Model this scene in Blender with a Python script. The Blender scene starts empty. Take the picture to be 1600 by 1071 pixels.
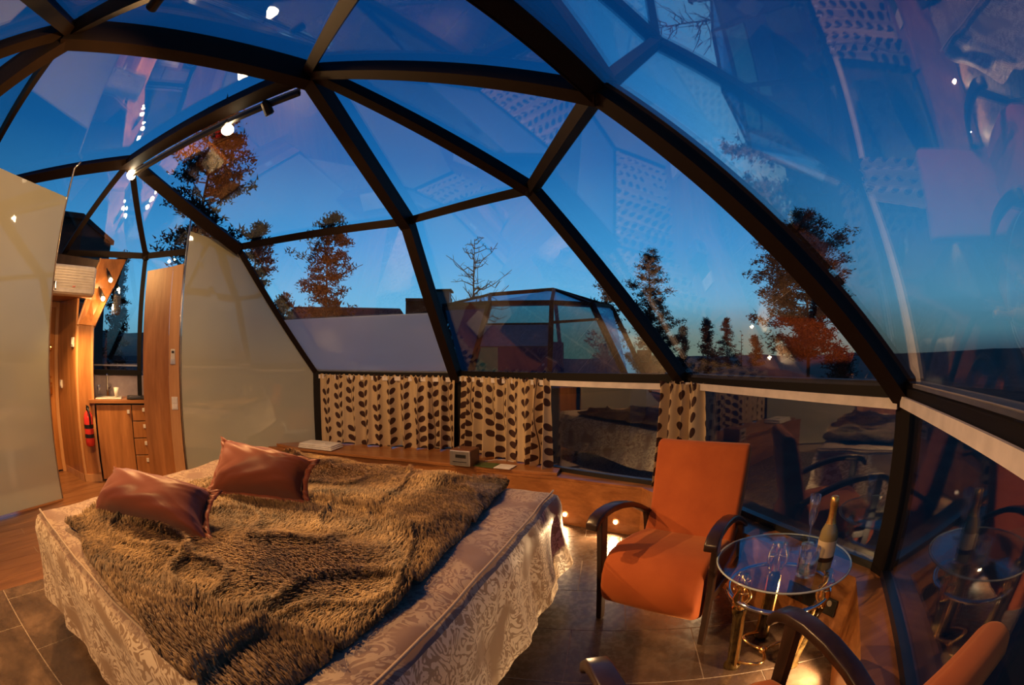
import bpy, bmesh, math, random
import numpy as np
from mathutils import Vector, Matrix
PI = math.pi
R = math.radians
C = bpy.context.scene.collection
SC = bpy.context.scene
rnd = random.Random(7)
H = 1.35                      # eye height in metres

# ------------------------------------------------------------------ camera (16 mm full-frame fisheye)
UP = Vector((-0.004, 0.037, 0.999)).normalized()
FW = (Vector((0, 1, 0)) - UP * UP.y).normalized()
XR = FW.cross(UP)
RW = Matrix((XR, FW, UP))     # camera (right, forward, up) -> world
cd = bpy.data.cameras.new('camera')
cam = bpy.data.objects.new('camera', cd)
C.objects.link(cam)
SC.camera = cam
cd.type = 'PANO'
cd.sensor_fit = 'HORIZONTAL'
cd.sensor_width = 36.0
cd.sensor_height = 24.0
cd.lens = 11
cd.clip_start = 0.02
cd.clip_end = 2000
for holder in (getattr(cd, 'cycles', None), cd):
    if holder is None:
        continue
    try:
        holder.panorama_type = 'FISHEYE_EQUISOLID'
        holder.fisheye_lens = 16.0
        holder.fisheye_fov = R(200)
        break
    except Exception:
        pass
cr = RW @ Vector((1, 0, 0)); cf = RW @ Vector((0, 1, 0)); cu = RW @ Vector((0, 0, 1))
cam.matrix_world = Matrix(((cr.x, cu.x, -cf.x, 0), (cr.y, cu.y, -cf.y, 0), (cr.z, cu.z, -cf.z, H), (0, 0, 0, 1)))

# ------------------------------------------------------------------ world: clear dusk sky
W = bpy.data.worlds.new('dusk_sky'); SC.world = W; W.use_nodes = True
wn, wl = W.node_tree.nodes, W.node_tree.links
wn.clear()
def wnode(t, **k):
    n = wn.new(t)
    for a, b in k.items(): setattr(n, a, b)
    return n
tc = wnode('ShaderNodeTexCoord'); sep = wnode('ShaderNodeSeparateXYZ')
wl.new(tc.outputs['Generated'], sep.inputs[0])
ramp = wnode('ShaderNodeValToRGB'); cr_ = ramp.color_ramp
SKY = [(0.00, (0.080, 0.150, 0.210)), (0.04, (0.170, 0.440, 0.560)), (0.11, (0.190, 0.600, 0.900)), (0.24, (0.075, 0.420, 0.850)),
       (0.42, (0.014, 0.185, 0.530)), (0.62, (0.003, 0.080, 0.300)), (1.0, (0.001, 0.042, 0.190))]
while len(cr_.elements) < len(SKY): cr_.elements.new(0.5)
for e, (p, c) in zip(cr_.elements, SKY): e.position = p; e.color = (*c, 1)
wl.new(sep.outputs['Z'], ramp.inputs[0])
# after-glow low in the sky where the sun went down
SUNAZ = R(24)
dot = wnode('ShaderNodeVectorMath', operation='DOT_PRODUCT'); dot.inputs[1].default_value = (math.sin(SUNAZ), math.cos(SUNAZ), 0)
wl.new(tc.outputs['Generated'], dot.inputs[0])
m1 = wnode('ShaderNodeMapRange'); m1.inputs['From Min'].default_value = 0.76; m1.inputs['From Max'].default_value = 1.0
m1.interpolation_type = 'SMOOTHSTEP'
wl.new(dot.outputs['Value'], m1.inputs['Value'])
m2 = wnode('ShaderNodeMapRange'); m2.inputs['From Min'].default_value = 0.15; m2.inputs['From Max'].default_value = 0.0
m2.interpolation_type = 'SMOOTHSTEP'
wl.new(sep.outputs['Z'], m2.inputs['Value'])
mm = wnode('ShaderNodeMath', operation='MULTIPLY'); wl.new(m1.outputs[0], mm.inputs[0]); wl.new(m2.outputs[0], mm.inputs[1])
mixg = wnode('ShaderNodeMixRGB'); mixg.inputs[2].default_value = (0.24, 0.31, 0.24, 1)
wl.new(mm.outputs[0], mixg.inputs[0]); wl.new(ramp.outputs[0], mixg.inputs[1])
bg = wnode('ShaderNodeBackground'); bg.inputs[1].default_value = 1.0
# the sky darkens away from the bright quarter of the horizon
dot2 = wnode('ShaderNodeVectorMath', operation='DOT_PRODUCT'); dot2.inputs[1].default_value = (math.sin(R(-12)), math.cos(R(-12)), 0)
wl.new(tc.outputs['Generated'], dot2.inputs[0])
m3 = wnode('ShaderNodeMapRange'); m3.inputs['From Min'].default_value = 0.0; m3.inputs['From Max'].default_value = 0.95
m3.inputs['To Min'].default_value = 0.42; m3.inputs['To Max'].default_value = 1.0
wl.new(dot2.outputs['Value'], m3.inputs['Value']); wl.new(m3.outputs[0], bg.inputs[1])
wl.new(mixg.outputs[0], bg.inputs[0])
wo = wnode('ShaderNodeOutputWorld'); wl.new(bg.outputs[0], wo.inputs[0])

SC.view_settings.view_transform = 'Standard'
SC.view_settings.look = 'None'
SC.view_settings.gamma = 1
SC.view_settings.use_curve_mapping = False
SC.view_settings.exposure = 0.0
SC.cycles.max_bounces = 12
SC.cycles.transparent_max_bounces = 24
SC.cycles.transmission_bounces = 8
SC.cycles.glossy_bounces = 4
SC.cycles.diffuse_bounces = 3
SC.cycles.caustics_reflective = False
SC.cycles.caustics_refractive = False
SC.cycles.sample_clamp_indirect = 4.0
SC.cycles.use_denoising = True
WARM = (1.0, 0.52, 0.18)
def lamp(name, kind, loc, energy, color=WARM, aim=None, size=0.03, spot=80, blend=0.6, parent=None):
    d = bpy.data.lights.new(name, kind); d.energy = energy; d.color = color
    if kind == 'AREA':
        d.size = size
    else:
        d.shadow_soft_size = size
    if kind == 'SPOT': d.spot_size = R(spot); d.spot_blend = blend
    o = bpy.data.objects.new(name, d); C.objects.link(o); o.location = loc
    if aim is not None: o.rotation_euler = (Vector(aim) - Vector(loc)).to_track_quat('-Z', 'Y').to_euler()
    if parent: o.parent = parent
    return o

# ------------------------------------------------------------------ survey helpers: sight line of a photo point, cut by a height, distance or wall
def ray(x, y):
    dx, dy = x - 800, y - 535.5
    r = max(math.hypot(dx, dy), 1e-9); th = 2 * math.asin(r / (2 * 711.0)); s = math.sin(th) / r
    return RW @ Vector((dx * s, math.cos(th), -dy * s))
def G(x, y, z=0.0):
    v = ray(x, y); return Vector((0, 0, H)) + v * ((z - H) / v.z)
def V(x, y, d):
    v = ray(x, y); return Vector((0, 0, H)) + v * (d / math.hypot(v.x, v.y))
def onwall(x, y, p, q):
    v = ray(x, y); n = Vector((q[1] - p[1], -(q[0] - p[0])))
    return Vector((0, 0, H)) + v * ((n.x * p[0] + n.y * p[1]) / (n.x * v.x + n.y * v.y))
def plane3(a, b, c):
    n = (b - a).cross(c - a).normalized(); return n, n.dot(a)
def hit(x, y, pl):
    v = ray(x, y); return Vector((0, 0, H)) + v * ((pl[1] - pl[0].z * H) / pl[0].dot(v))

# ------------------------------------------------------------------ materials
def S(c):   # sRGB 0-255 to linear
    return tuple(((x / 255) / 12.92 if x / 255 <= 0.04045 else ((x / 255 + 0.055) / 1.055) ** 2.4) for x in c)
class NT:
    def __init__(s, name):
        s.m = bpy.data.materials.new(name); s.m.use_nodes = True
        s.n, s.l = s.m.node_tree.nodes, s.m.node_tree.links
        s.n.clear(); s.out = s.n.new('ShaderNodeOutputMaterial')
    def node(s, t, ins=None, **k):
        n = s.n.new(t)
        for a, b in k.items(): setattr(n, a, b)
        for a, b in (ins or {}).items(): s.put(n, a, b)
        return n
    def put(s, n, a, b):
        if isinstance(b, bpy.types.NodeSocket): s.l.new(b, n.inputs[a])
        else: n.inputs[a].default_value = b
    def math(s, op, a, b=0.0, c=None):
        n = s.n.new('ShaderNodeMath'); n.operation = op
        s.put(n, 0, a); s.put(n, 1, b)
        if c is not None: s.put(n, 2, c)
        return n.outputs[0]
    def mix(s, f, a, b):
        n = s.n.new('ShaderNodeMixRGB'); s.put(n, 0, f)
        s.put(n, 1, (*a, 1) if isinstance(a, tuple) else a); s.put(n, 2, (*b, 1) if isinstance(b, tuple) else b)
        return n.outputs[0]
    def ramp(s, f, *stops):
        n = s.n.new('ShaderNodeValToRGB'); e = n.color_ramp.elements
        while len(e) < len(stops): e.new(0.5)
        for x, (p, c) in zip(e, stops): x.position = p; x.color = (*c, 1)
        s.l.new(f, n.inputs[0]); return n.outputs[0]
    def coord(s, kind='Object', scale=(1, 1, 1), rot=(0, 0, 0)):
        t = s.n.new('ShaderNodeTexCoord'); m = s.n.new('ShaderNodeMapping')
        m.inputs['Scale'].default_value = scale; m.inputs['Rotation'].default_value = rot
        s.l.new(t.outputs[kind], m.inputs[0]); return m.outputs[0]
    def noise(s, vec, scale, detail=4, rough=0.5, dist=0.0):
        n = s.node('ShaderNodeTexNoise', {'Vector': vec, 'Scale': scale, 'Detail': detail, 'Roughness': rough, 'Distortion': dist})
        return n.outputs[0]
    def bump(s, h, strength=0.3, dist=0.01):
        return s.node('ShaderNodeBump', {'Height': h, 'Strength': strength, 'Distance': dist}).outputs[0]
    def bsdf(s, color, rough=0.5, metal=0.0, **k):
        n = s.n.new('ShaderNodeBsdfPrincipled')
        s.put(n, 'Base Color', (*color, 1) if isinstance(color, tuple) else color)
        s.put(n, 'Roughness', rough); s.put(n, 'Metallic', metal)
        for a, b in k.items(): s.put(n, a.replace('_', ' '), b)
        return n.outputs[0]
    def done(s, sh):
        s.l.new(sh, s.out.inputs[0]); return s.m
def plain(name, c, rough=0.5, metal=0.0, var=0.08, scale=12, **k):
    t = NT(name); nz = t.noise(t.coord(), scale)
    c2 = tuple(max(0, x * (1 - var * 2)) for x in c); c1 = tuple(min(1, x * (1 + var)) for x in c)
    return t.done(t.bsdf(t.ramp(nz, (0.3, c2), (0.7, c1)), rough, metal, **k))
def wood(name, c1, c2, rough=0.35, scale=(3, 3, 60), rot=(0, 0, 0), kind='Object', dist=0.6):
    t = NT(name); v = t.coord(kind, scale, rot)
    a = t.noise(v, 1.0, 6, 0.6, dist)
    b = t.noise(t.coord(kind, tuple(x * 5 for x in scale), rot), 1.0, 3, 0.6)
    f = t.math('ADD', t.math('MULTIPLY', a, 0.75), t.math('MULTIPLY', b, 0.25))
    col = t.ramp(f, (0.32, c1), (0.5, tuple((x + y) / 2 for x, y in zip(c1, c2))), (0.66, c2))
    return t.done(t.bsdf(col, rough, Normal=t.bump(b, 0.08, 0.002)))
def emit(name, c, s):
    t = NT(name); n = t.node('ShaderNodeEmission', {'Color': (*c, 1), 'Strength': s}); return t.done(n.outputs[0])
def glass_mat(name, f0=0.05, tint=(0.93, 0.97, 1.0), rough=0.0):
    t = NT(name)
    g = t.node('ShaderNodeNewGeometry')
    d = t.node('ShaderNodeVectorMath', {0: g.outputs['Normal'], 1: g.outputs['Incoming']}, operation='DOT_PRODUCT')
    c = t.math('SUBTRACT', 1.0, t.math('ABSOLUTE', d.outputs['Value']))
    f = t.math('ADD', f0, t.math('MULTIPLY', t.math('POWER', c, 5.0), 1 - f0))
    tr = t.node('ShaderNodeBsdfTransparent', {'Color': (*tint, 1)})
    gl = t.node('ShaderNodeBsdfGlossy', {'Color': (1, 1, 1, 1), 'Roughness': rough})
    mx = t.node('ShaderNodeMixShader', {0: f, 1: tr.outputs[0], 2: gl.outputs[0]})
    return t.done(mx.outputs[0])
def frosted(name, c, trans=0.5, rough=0.3):
    t = NT(name)
    nz = t.noise(t.coord(), 1.5, 2)
    col = t.ramp(nz, (0.3, tuple(x * 0.94 for x in c)), (0.7, c))
    df = t.node('ShaderNodeBsdfDiffuse', {'Color': col}); tl = t.node('ShaderNodeBsdfTranslucent', {'Color': col})
    m = t.node('ShaderNodeMixShader', {0: trans, 1: df.outputs[0], 2: tl.outputs[0]})
    gl = t.node('ShaderNodeBsdfGlossy', {'Color': (1, 1, 1, 1), 'Roughness': rough * 0.1})
    m2 = t.node('ShaderNodeMixShader', {0: 0.09, 1: m.outputs[0], 2: gl.outputs[0]})
    return t.done(m2.outputs[0])
M = {}
M['pane'] = glass_mat('window_glass', 0.115)
M['clear'] = glass_mat('clear_glass', 0.20, (0.96, 0.97, 0.98))
M['tabletop'] = glass_mat('table_glass', 0.065, (0.88, 0.93, 0.95))
M['frost'] = frosted('frosted_glass', (0.72, 0.73, 0.58), 0.42)
M['film'] = frosted('frosted_window_film', (0.82, 0.93, 1.0), 0.78)
M['beam'] = plain('dark_bronze_beam', (0.005, 0.003, 0.0025), 0.6, 0.0, Specular_IOR_Level=0.25)
M['beamface'] = plain('bronze_beam_face', (0.012, 0.006, 0.0035), 0.6, 0.0, Specular_IOR_Level=0.2)
M['rail'] = plain('pale_window_rail', (0.80, 0.74, 0.70), 0.4)
M['wood'] = wood('walnut_veneer', (0.26, 0.095, 0.026), (0.52, 0.22, 0.070), 0.3, (9, 9, 0.9))
M['woodx'] = wood('walnut_veneer_lengthwise', (0.22, 0.080, 0.025), (0.45, 0.19, 0.065), 0.28, (0.8, 9, 14))
M['woodedge'] = wood('light_wood_edge', (0.46, 0.22, 0.085), (0.62, 0.33, 0.14), 0.35, (9, 9, 0.9))
M['plank'] = wood('floor_plank', (0.13, 0.052, 0.022), (0.27, 0.12, 0.048), 0.28, (10, 0.9, 10), (0, 0, R(-11.4)))
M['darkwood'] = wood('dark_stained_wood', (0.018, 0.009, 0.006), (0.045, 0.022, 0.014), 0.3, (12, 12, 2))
M['black'] = plain('black_plastic', (0.012, 0.012, 0.013), 0.4)
M['chrome'] = plain('chrome', (0.75, 0.74, 0.72), 0.08, 1.0, 0.02)
M['brass'] = plain('polished_brass', (0.95, 0.60, 0.22), 0.2, 1.0, 0.05, 60)
M['marble'] = plain('dark_onyx_column', (0.09, 0.055, 0.018), 0.2, 0.3, 0.4, 30)
M['white'] = plain('white_enamel', (0.72, 0.68, 0.62), 0.4)
M['paper'] = plain('white_paper', (0.80, 0.77, 0.72), 0.7)
M['silver'] = plain('silver_metal', (0.62, 0.60, 0.58), 0.3, 0.9)
M['red'] = plain('red_paint', (0.65, 0.035, 0.022), 0.3)
M['tilewall'] = plain('lavender_splashback', (0.36, 0.31, 0.36), 0.4)
M['leather'] = plain('bed_base_vinyl', (0.70, 0.66, 0.64), 0.5)
M['gold'] = plain('gold_foil', (0.72, 0.42, 0.13), 0.32, 0.85, 0.1, 80)
M['grout'] = plain('pale_grout', (0.46, 0.37, 0.28), 0.8)
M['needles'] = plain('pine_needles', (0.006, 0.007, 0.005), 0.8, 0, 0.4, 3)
M['needles_lamp_tint'] = plain('pine_needles_painted_lamplight', (0.060, 0.032, 0.020), 0.8, 0, 0.4, 3)  # brighter copy of the needles, reddish lamplight put into the colour
M['bark'] = plain('pine_bark', (0.075, 0.036, 0.022), 0.9, 0, 0.4, 6)
M['ground'] = plain('heath_ground', (0.035, 0.022, 0.014), 0.95, 0, 0.45, 1.2)
M['farwood'] = plain('dark_timber_cladding', (0.050, 0.022, 0.016), 0.8)
M['roof'] = plain('felt_roof', (0.030, 0.024, 0.024), 0.9)
M['bulb'] = emit('lit_halogen_bulb', (1.0, 0.72, 0.40), 40)
M['star'] = emit('halogen_bulb_facing_room', (1.0, 0.78, 0.48), 70)
M['led'] = emit('lit_led_spot', (1.0, 0.72, 0.42), 60)

t = NT('satin_rust_brown'); nz = t.noise(t.coord('Object', (40, 40, 40)), 6, 3)
M['satin'] = t.done(t.bsdf((0.195, 0.050, 0.026), 0.45, Sheen_Weight=0.15, Specular_IOR_Level=0.35, Normal=t.bump(nz, 0.06, 0.001)))
t = NT('orange_suede'); nz = t.noise(t.coord('Object'), 5, 5, 0.6); nf = t.noise(t.coord('Object'), 180, 2)
M['suede'] = t.done(t.bsdf(t.ramp(nz, (0.3, (0.36, 0.068, 0.010)), (0.7, (0.47, 0.102, 0.017))), 0.85, Sheen_Weight=0.4,
                           Sheen_Tint=(1, 0.5, 0.2, 1), Normal=t.bump(nf, 0.12, 0.001)))
# two-tone damask: swirling scrolls from a strongly warped noise
t = NT('damask_brocade'); v = t.coord('UV')
n1 = t.noise(v, 9.0, 2, 0.45, 2.6)
band = t.math('ABSOLUTE', t.math('SUBTRACT', t.math('FRACT', t.math('MULTIPLY', n1, 4.5)), 0.5))
mask = t.node('ShaderNodeMapRange', {'Value': band, 'From Min': 0.20, 'From Max': 0.24}).outputs[0]
mod = t.noise(v, 3.2, 1); mm_ = t.node('ShaderNodeMapRange', {'Value': mod, 'From Min': 0.38, 'From Max': 0.44}).outputs[0]
mask = t.math('MULTIPLY', mask, mm_)
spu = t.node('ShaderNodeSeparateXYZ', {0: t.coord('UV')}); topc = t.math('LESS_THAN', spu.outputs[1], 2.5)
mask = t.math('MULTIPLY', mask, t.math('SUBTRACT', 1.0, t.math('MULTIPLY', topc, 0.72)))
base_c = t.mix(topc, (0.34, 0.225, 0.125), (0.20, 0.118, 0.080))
col = t.mix(mask, base_c, (0.76, 0.62, 0.42))
fine = t.noise(t.coord('UV', (1, 14, 1)), 90, 2)
rg = t.math('SUBTRACT', 0.52, t.math('MULTIPLY', mask, 0.14))
M['damask'] = t.done(t.bsdf(col, rg, Sheen_Weight=0.2, Normal=t.bump(t.math('ADD', mask, t.math('MULTIPLY', fine, 0.4)), 0.25, 0.002)))
# fur backing and fur hairs
t = NT('fur_hair'); nz = t.noise(t.coord('Object'), 5.5, 4, 0.6); nz2 = t.noise(t.coord('Object'), 45, 2)
f = t.math('ADD', t.math('MULTIPLY', nz, 0.6), t.math('MULTIPLY', nz2, 0.4))
M['fur'] = t.done(t.bsdf(t.ramp(f, (0.36, (0.075, 0.040, 0.013)), (0.50, (0.235, 0.132, 0.046)), (0.64, (0.50, 0.32, 0.13))), 0.55, Sheen_Weight=0.2))
M['hide'] = plain('fur_backing', (0.12, 0.068, 0.025), 0.9)
# floor tile: mottled brown slate
t = NT('brown_stone_tile'); v = t.coord('Object'); a = t.noise(v, 4.5, 9, 0.68, 0.2); b = t.noise(v, 30, 3)
M['tile'] = t.done(t.bsdf(t.ramp(a, (0.34, (0.050, 0.030, 0.020)), (0.52, (0.098, 0.060, 0.038)), (0.68, (0.175, 0.110, 0.070))),
                          t.math('ADD', 0.14, t.math('MULTIPLY', b, 0.26)), Normal=t.bump(t.math('ADD', a, t.math('MULTIPLY', b, 0.2)), 0.25, 0.004)))
# curtain: cream cotton printed with brown leaf sprays (UV in metres)
t = NT('leaf_print_curtain'); tcn = t.n.new('ShaderNodeTexCoord'); sp = t.node('ShaderNodeSeparateXYZ', {0: tcn.outputs['UV']})
PU, PV = 0.24, 0.104
u = t.math('DIVIDE', sp.outputs[0], PU)
ci = t.math('FLOOR', u)
off = t.math('FRACT', t.math('MULTIPLY', t.math('ADD', ci, 3.0), 0.37))
vv = t.math('ADD', t.math('DIVIDE', sp.outputs[1], PV), off)
du = t.math('MULTIPLY', t.math('SUBTRACT', t.math('FRACT', u), 0.5), PU)
bend = t.math('MULTIPLY', t.math('SINE', t.math('MULTIPLY', vv, 0.9)), 0.012)
du = t.math('SUBTRACT', du, bend)
dv = t.math('MULTIPLY', t.math('SUBTRACT', t.math('FRACT', vv), 0.5), PV)
masks = []
for sx, dy0 in ((1, 0.006), (-1, -0.010)):
    px = t.math('SUBTRACT', du, sx * 0.045); py = t.math('SUBTRACT', dv, dy0)
    ca, sa = math.cos(R(38 * sx)), math.sin(R(38 * sx))
    qx = t.math('ADD', t.math('MULTIPLY', px, ca), t.math('MULTIPLY', py, sa))
    qy = t.math('SUBTRACT', t.math('MULTIPLY', py, ca), t.math('MULTIPLY', px, sa))
    e = t.math('ADD', t.math('POWER', t.math('DIVIDE', t.math('ABSOLUTE', qx), 0.044), 2.0), t.math('POWER', t.math('DIVIDE', t.math('ABSOLUTE', qy), 0.029), 2.0))
    masks.append(t.math('LESS_THAN', e, 1.0))
gap = t.math('GREATER_THAN', t.math('FRACT', t.math('MULTIPLY', t.math('ADD', t.math('FLOOR', vv), t.math('MULTIPLY', ci, 1.7)), 0.173)), 0.15)
masks[1] = t.math('MULTIPLY', masks[1], gap)
masks.append(t.math('LESS_THAN', t.math('ABSOLUTE', du), 0.0025))
mk = t.math('MAXIMUM', t.math('MAXIMUM', masks[0], masks[1]), masks[2])
weave = t.noise(t.coord('UV', (1, 1, 1)), 260, 2)
col = t.mix(mk, t.ramp(weave, (0.3, (0.62, 0.45, 0.24)), (0.7, (0.72, 0.54, 0.31))), (0.055, 0.020, 0.014))
dfc = t.bsdf(col, 0.75, Normal=t.bump(weave, 0.1, 0.001))
trc = t.node('ShaderNodeBsdfTranslucent', {'Color': col})
M['curtain'] = t.done(t.node('ShaderNodeMixShader', {0: 0.15, 1: dfc, 2: trc.outputs[0]}).outputs[0])

# ------------------------------------------------------------------ mesh builder
class MB:
    def __init__(s): s.v = []; s.f = []; s.uv = {}
    def add(s, vs, fs):
        o = len(s.v); s.v += [tuple(x) for x in vs]; s.f += [tuple(i + o for i in f) for f in fs]; return s
    def box(s, c, size, rz=0.0, mat=None):
        hx, hy, hz = (x / 2 for x in size); m = mat or Matrix.Rotation(rz, 3, 'Z'); c = Vector(c)
        vs = [c + m @ Vector((x, y, z)) for z in (-hz, hz) for x, y in ((-hx, -hy), (hx, -hy), (hx, hy), (-hx, hy))]
        return s.add(vs, [(3, 2, 1, 0), (4, 5, 6, 7), (0, 1, 5, 4), (1, 2, 6, 5), (2, 3, 7, 6), (3, 0, 4, 7)])
    def bar(s, p, q, w, h, up=(0, 0, 1), sh=0.0):
        p, q = Vector(p), Vector(q); d = (q - p).normalized(); up = Vector(up)
        sd = d.cross(up)
        sd = sd.normalized() if sd.length > 1e-5 else d.orthogonal().normalized()
        n = sd.cross(d).normalized()
        vs = [e + sd * a * w / 2 + n * (b * h / 2 + sh) for e in (p, q) for a, b in ((-1, -1), (1, -1), (1, 1), (-1, 1))]
        return s.add(vs, [(0, 1, 2, 3), (7, 6, 5, 4), (4, 5, 1, 0), (5, 6, 2, 1), (6, 7, 3, 2), (7, 4, 0, 3)])
    def prism(s, poly, z0, z1):
        n = len(poly)
        vs = [(x[0], x[1], z0) for x in poly] + [(x[0], x[1], z1) for x in poly]
        return s.add(vs, [tuple(reversed(range(n))), tuple(range(n, 2 * n))] + [(i, (i + 1) % n, n + (i + 1) % n, n + i) for i in range(n)])
    def slab(s, pts, th, n=None):     # flat polygon given thickness along its normal
        pts = [Vector(p) for p in pts]; k = len(pts)
        if n is None: n = (pts[1] - pts[0]).cross(pts[2] - pts[0]).normalized()
        vs = [p - n * th / 2 for p in pts] + [p + n * th / 2 for p in pts]
        return s.add(vs, [tuple(reversed(range(k))), tuple(range(k, 2 * k))] + [(i, (i + 1) % k, k + (i + 1) % k, k + i) for i in range(k)])
    def tube(s, path, rad, n=10, caps=True, closed=False):
        path = [Vector(p) for p in path]; m = len(path); rr = rad if isinstance(rad, (list, tuple)) else [rad] * m
        base = len(s.v); prev = None; rings = []
        for i, p in enumerate(path):
            if closed: d = (path[(i + 1) % m] - path[i - 1]).normalized()
            else: d = (path[min(i + 1, m - 1)] - path[max(i - 1, 0)]).normalized()
            if prev is None: a = d.orthogonal().normalized()
            else:
                a = prev - d * prev.dot(d); a = a.normalized() if a.length > 1e-6 else d.orthogonal().normalized()
            prev = a; b = d.cross(a)
            rings.append([p + (a * math.cos(2 * PI * k / n) + b * math.sin(2 * PI * k / n)) * rr[i] for k in range(n)])
        vs = [v for r_ in rings for v in r_]; fs = []
        for i in range(m if closed else m - 1):
            j = (i + 1) % m
            for k in range(n): fs.append((i * n + k, i * n + (k + 1) % n, j * n + (k + 1) % n, j * n + k))
        if caps and not closed: fs += [tuple(reversed(range(n))), tuple(range((m - 1) * n, m * n))]
        return s.add(vs, fs)
    def lathe(s, prof, c=(0, 0, 0), n=24, caps=True):
        c = Vector(c); vs = []; fs = []
        for r_, z in prof: vs += [c + Vector((r_ * math.cos(2 * PI * k / n), r_ * math.sin(2 * PI * k / n), z)) for k in range(n)]
        for i in range(len(prof) - 1):
            for k in range(n): fs.append((i * n + k, i * n + (k + 1) % n, (i + 1) * n + (k + 1) % n, (i + 1) * n + k))
        if caps:
            if prof[0][0] > 1e-6: fs.append(tuple(reversed(range(n))))
            if prof[-1][0] > 1e-6: fs.append(tuple(range((len(prof) - 1) * n, len(prof) * n)))
        return s.add(vs, fs)
    def ball(s, c, r, n=8, sz=1.0):
        return s.lathe([(r * math.sin(PI * i / n) if 0 < i < n else 1e-5, -r * sz * math.cos(PI * i / n)) for i in range(n + 1)], c, n + 2, False)
    def grid(s, fn, nu, nv, uvf=None):
        base = len(s.v); vs = [fn(i / nu, j / nv) for j in range(nv + 1) for i in range(nu + 1)]
        fs = [(j * (nu + 1) + i, j * (nu + 1) + i + 1, (j + 1) * (nu + 1) + i + 1, (j + 1) * (nu + 1) + i) for j in range(nv) for i in range(nu)]
        s.add(vs, fs)
        if uvf:
            for j in range(nv + 1):
                for i in range(nu + 1): s.uv[base + j * (nu + 1) + i] = uvf(i / nu, j / nv)
        return s
    def build(s, name, mat, parent=None, smooth=False, bevel=0.0, loc=None, rz=None, solid=0.0, segs=2, auto=None):
        me = bpy.data.meshes.new(name); me.from_pydata(s.v, [], s.f); me.update()
        me.materials.append(M[mat] if isinstance(mat, str) else mat)
        if s.uv:
            l = me.uv_layers.new(name='uv')
            for lp in me.loops: l.data[lp.index].uv = s.uv.get(lp.vertex_index, (0, 0))
        if smooth: me.polygons.foreach_set('use_smooth', [True] * len(me.polygons))
        o = bpy.data.objects.new(name, me); C.objects.link(o)
        if bevel:
            b = o.modifiers.new('bevel', 'BEVEL'); b.width = bevel; b.segments = segs; b.limit_method = 'ANGLE'
            if segs > 2: me.polygons.foreach_set('use_smooth', [True] * len(me.polygons))
        if solid:
            b = o.modifiers.new('solid', 'SOLIDIFY'); b.thickness = solid
        if parent: o.parent = parent
        if loc is not None: o.location = loc
        if rz is not None: o.rotation_euler = (0, 0, rz)
        return o
def tag(o, label=None, cat=None, group=None, kind=None):
    if label: o['label'] = label
    if cat: o['category'] = cat
    if group: o['group'] = group
    if kind: o['kind'] = kind
    return o
def thing(name, label, cat, loc=(0, 0, 0), rz=0.0, group=None):
    o = bpy.data.objects.new(name, None); C.objects.link(o); o.location = loc; o.rotation_euler = (0, 0, rz)
    o.empty_display_size = 0.1
    return tag(o, label, cat, group)
def setting(name, label=None):
    o = bpy.data.objects.new(name, None); C.objects.link(o); o.empty_display_size = 0.1
    return tag(o, label, kind='structure')
def vnoise(seed, n=64):
    g = np.random.RandomState(seed).rand(n, n)
    def f(x, y):
        x = np.asarray(x, float); y = np.asarray(y, float)
        xi = np.floor(x).astype(int); yi = np.floor(y).astype(int); fx = x - xi; fy = y - yi
        fx = fx * fx * (3 - 2 * fx); fy = fy * fy * (3 - 2 * fy)
        a = g[xi % n, yi % n]; b = g[(xi + 1) % n, yi % n]; c = g[xi % n, (yi + 1) % n]; d = g[(xi + 1) % n, (yi + 1) % n]
        return (a * (1 - fx) + b * fx) * (1 - fy) + (c * (1 - fx) + d * fx) * fy
    return f

# ================================================================== DOME NODES
z1 = 1.17
P1 = Vector((-2.17, 4.74, z1)); P2 = Vector((-.54, 4.59, z1)); P3 = Vector((1.24, 3.03, z1)); P4 = Vector((1.6, 1.25, z1))
P5 = Vector((-.035, -1.02, z1)); P6 = Vector((-1.5, -1.5, z1)); P7 = Vector((-3.3, -1.4, z1)); P8 = Vector((-4.7, -.5, z1))
FRO = ((-3.32, 3.61), (-2.17, 4.74))
NE = onwall(372, 386, *FRO)
pl1 = plane3(P1, P2, NE); NB = hit(640, 345, pl1)
pl2 = plane3(P2, P3, NB); NC = hit(835, 295, pl2)
pl3 = plane3(P3, P4, NC); ND = hit(940, 142, pl3)
pl4 = plane3(P4, P5, ND)
v5 = Vector((-0.212, 0.533, 0.819)); ND5 = Vector((0, 0, H)) + v5 * ((pl4[1] - pl4[0].z * H) / pl4[0].dot(v5))
NA = G(485, 107, 3.3)
plA = plane3(NA, NB, NE); NF = hit(205, 250, plA)
NG = G(112, 42, 3.3)
NN = Vector((-6.05, 1.51, 3.13)); NM = Vector((-4.2, -.1, 2.3))
NF2 = G(228, 400, NB.z - .05); NF3 = G(100, 395, NB.z - .05)
ND6 = Vector((-1.5, -.2, 2.5)); ND7 = Vector((-3.0, -.3, 2.5))
CEN = Vector((-1.6, 1.6, 1.6))
K2 = Vector((NF2.x, NF2.y, 1.14)); K3 = Vector((NF3.x, NF3.y, 1.14))
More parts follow.
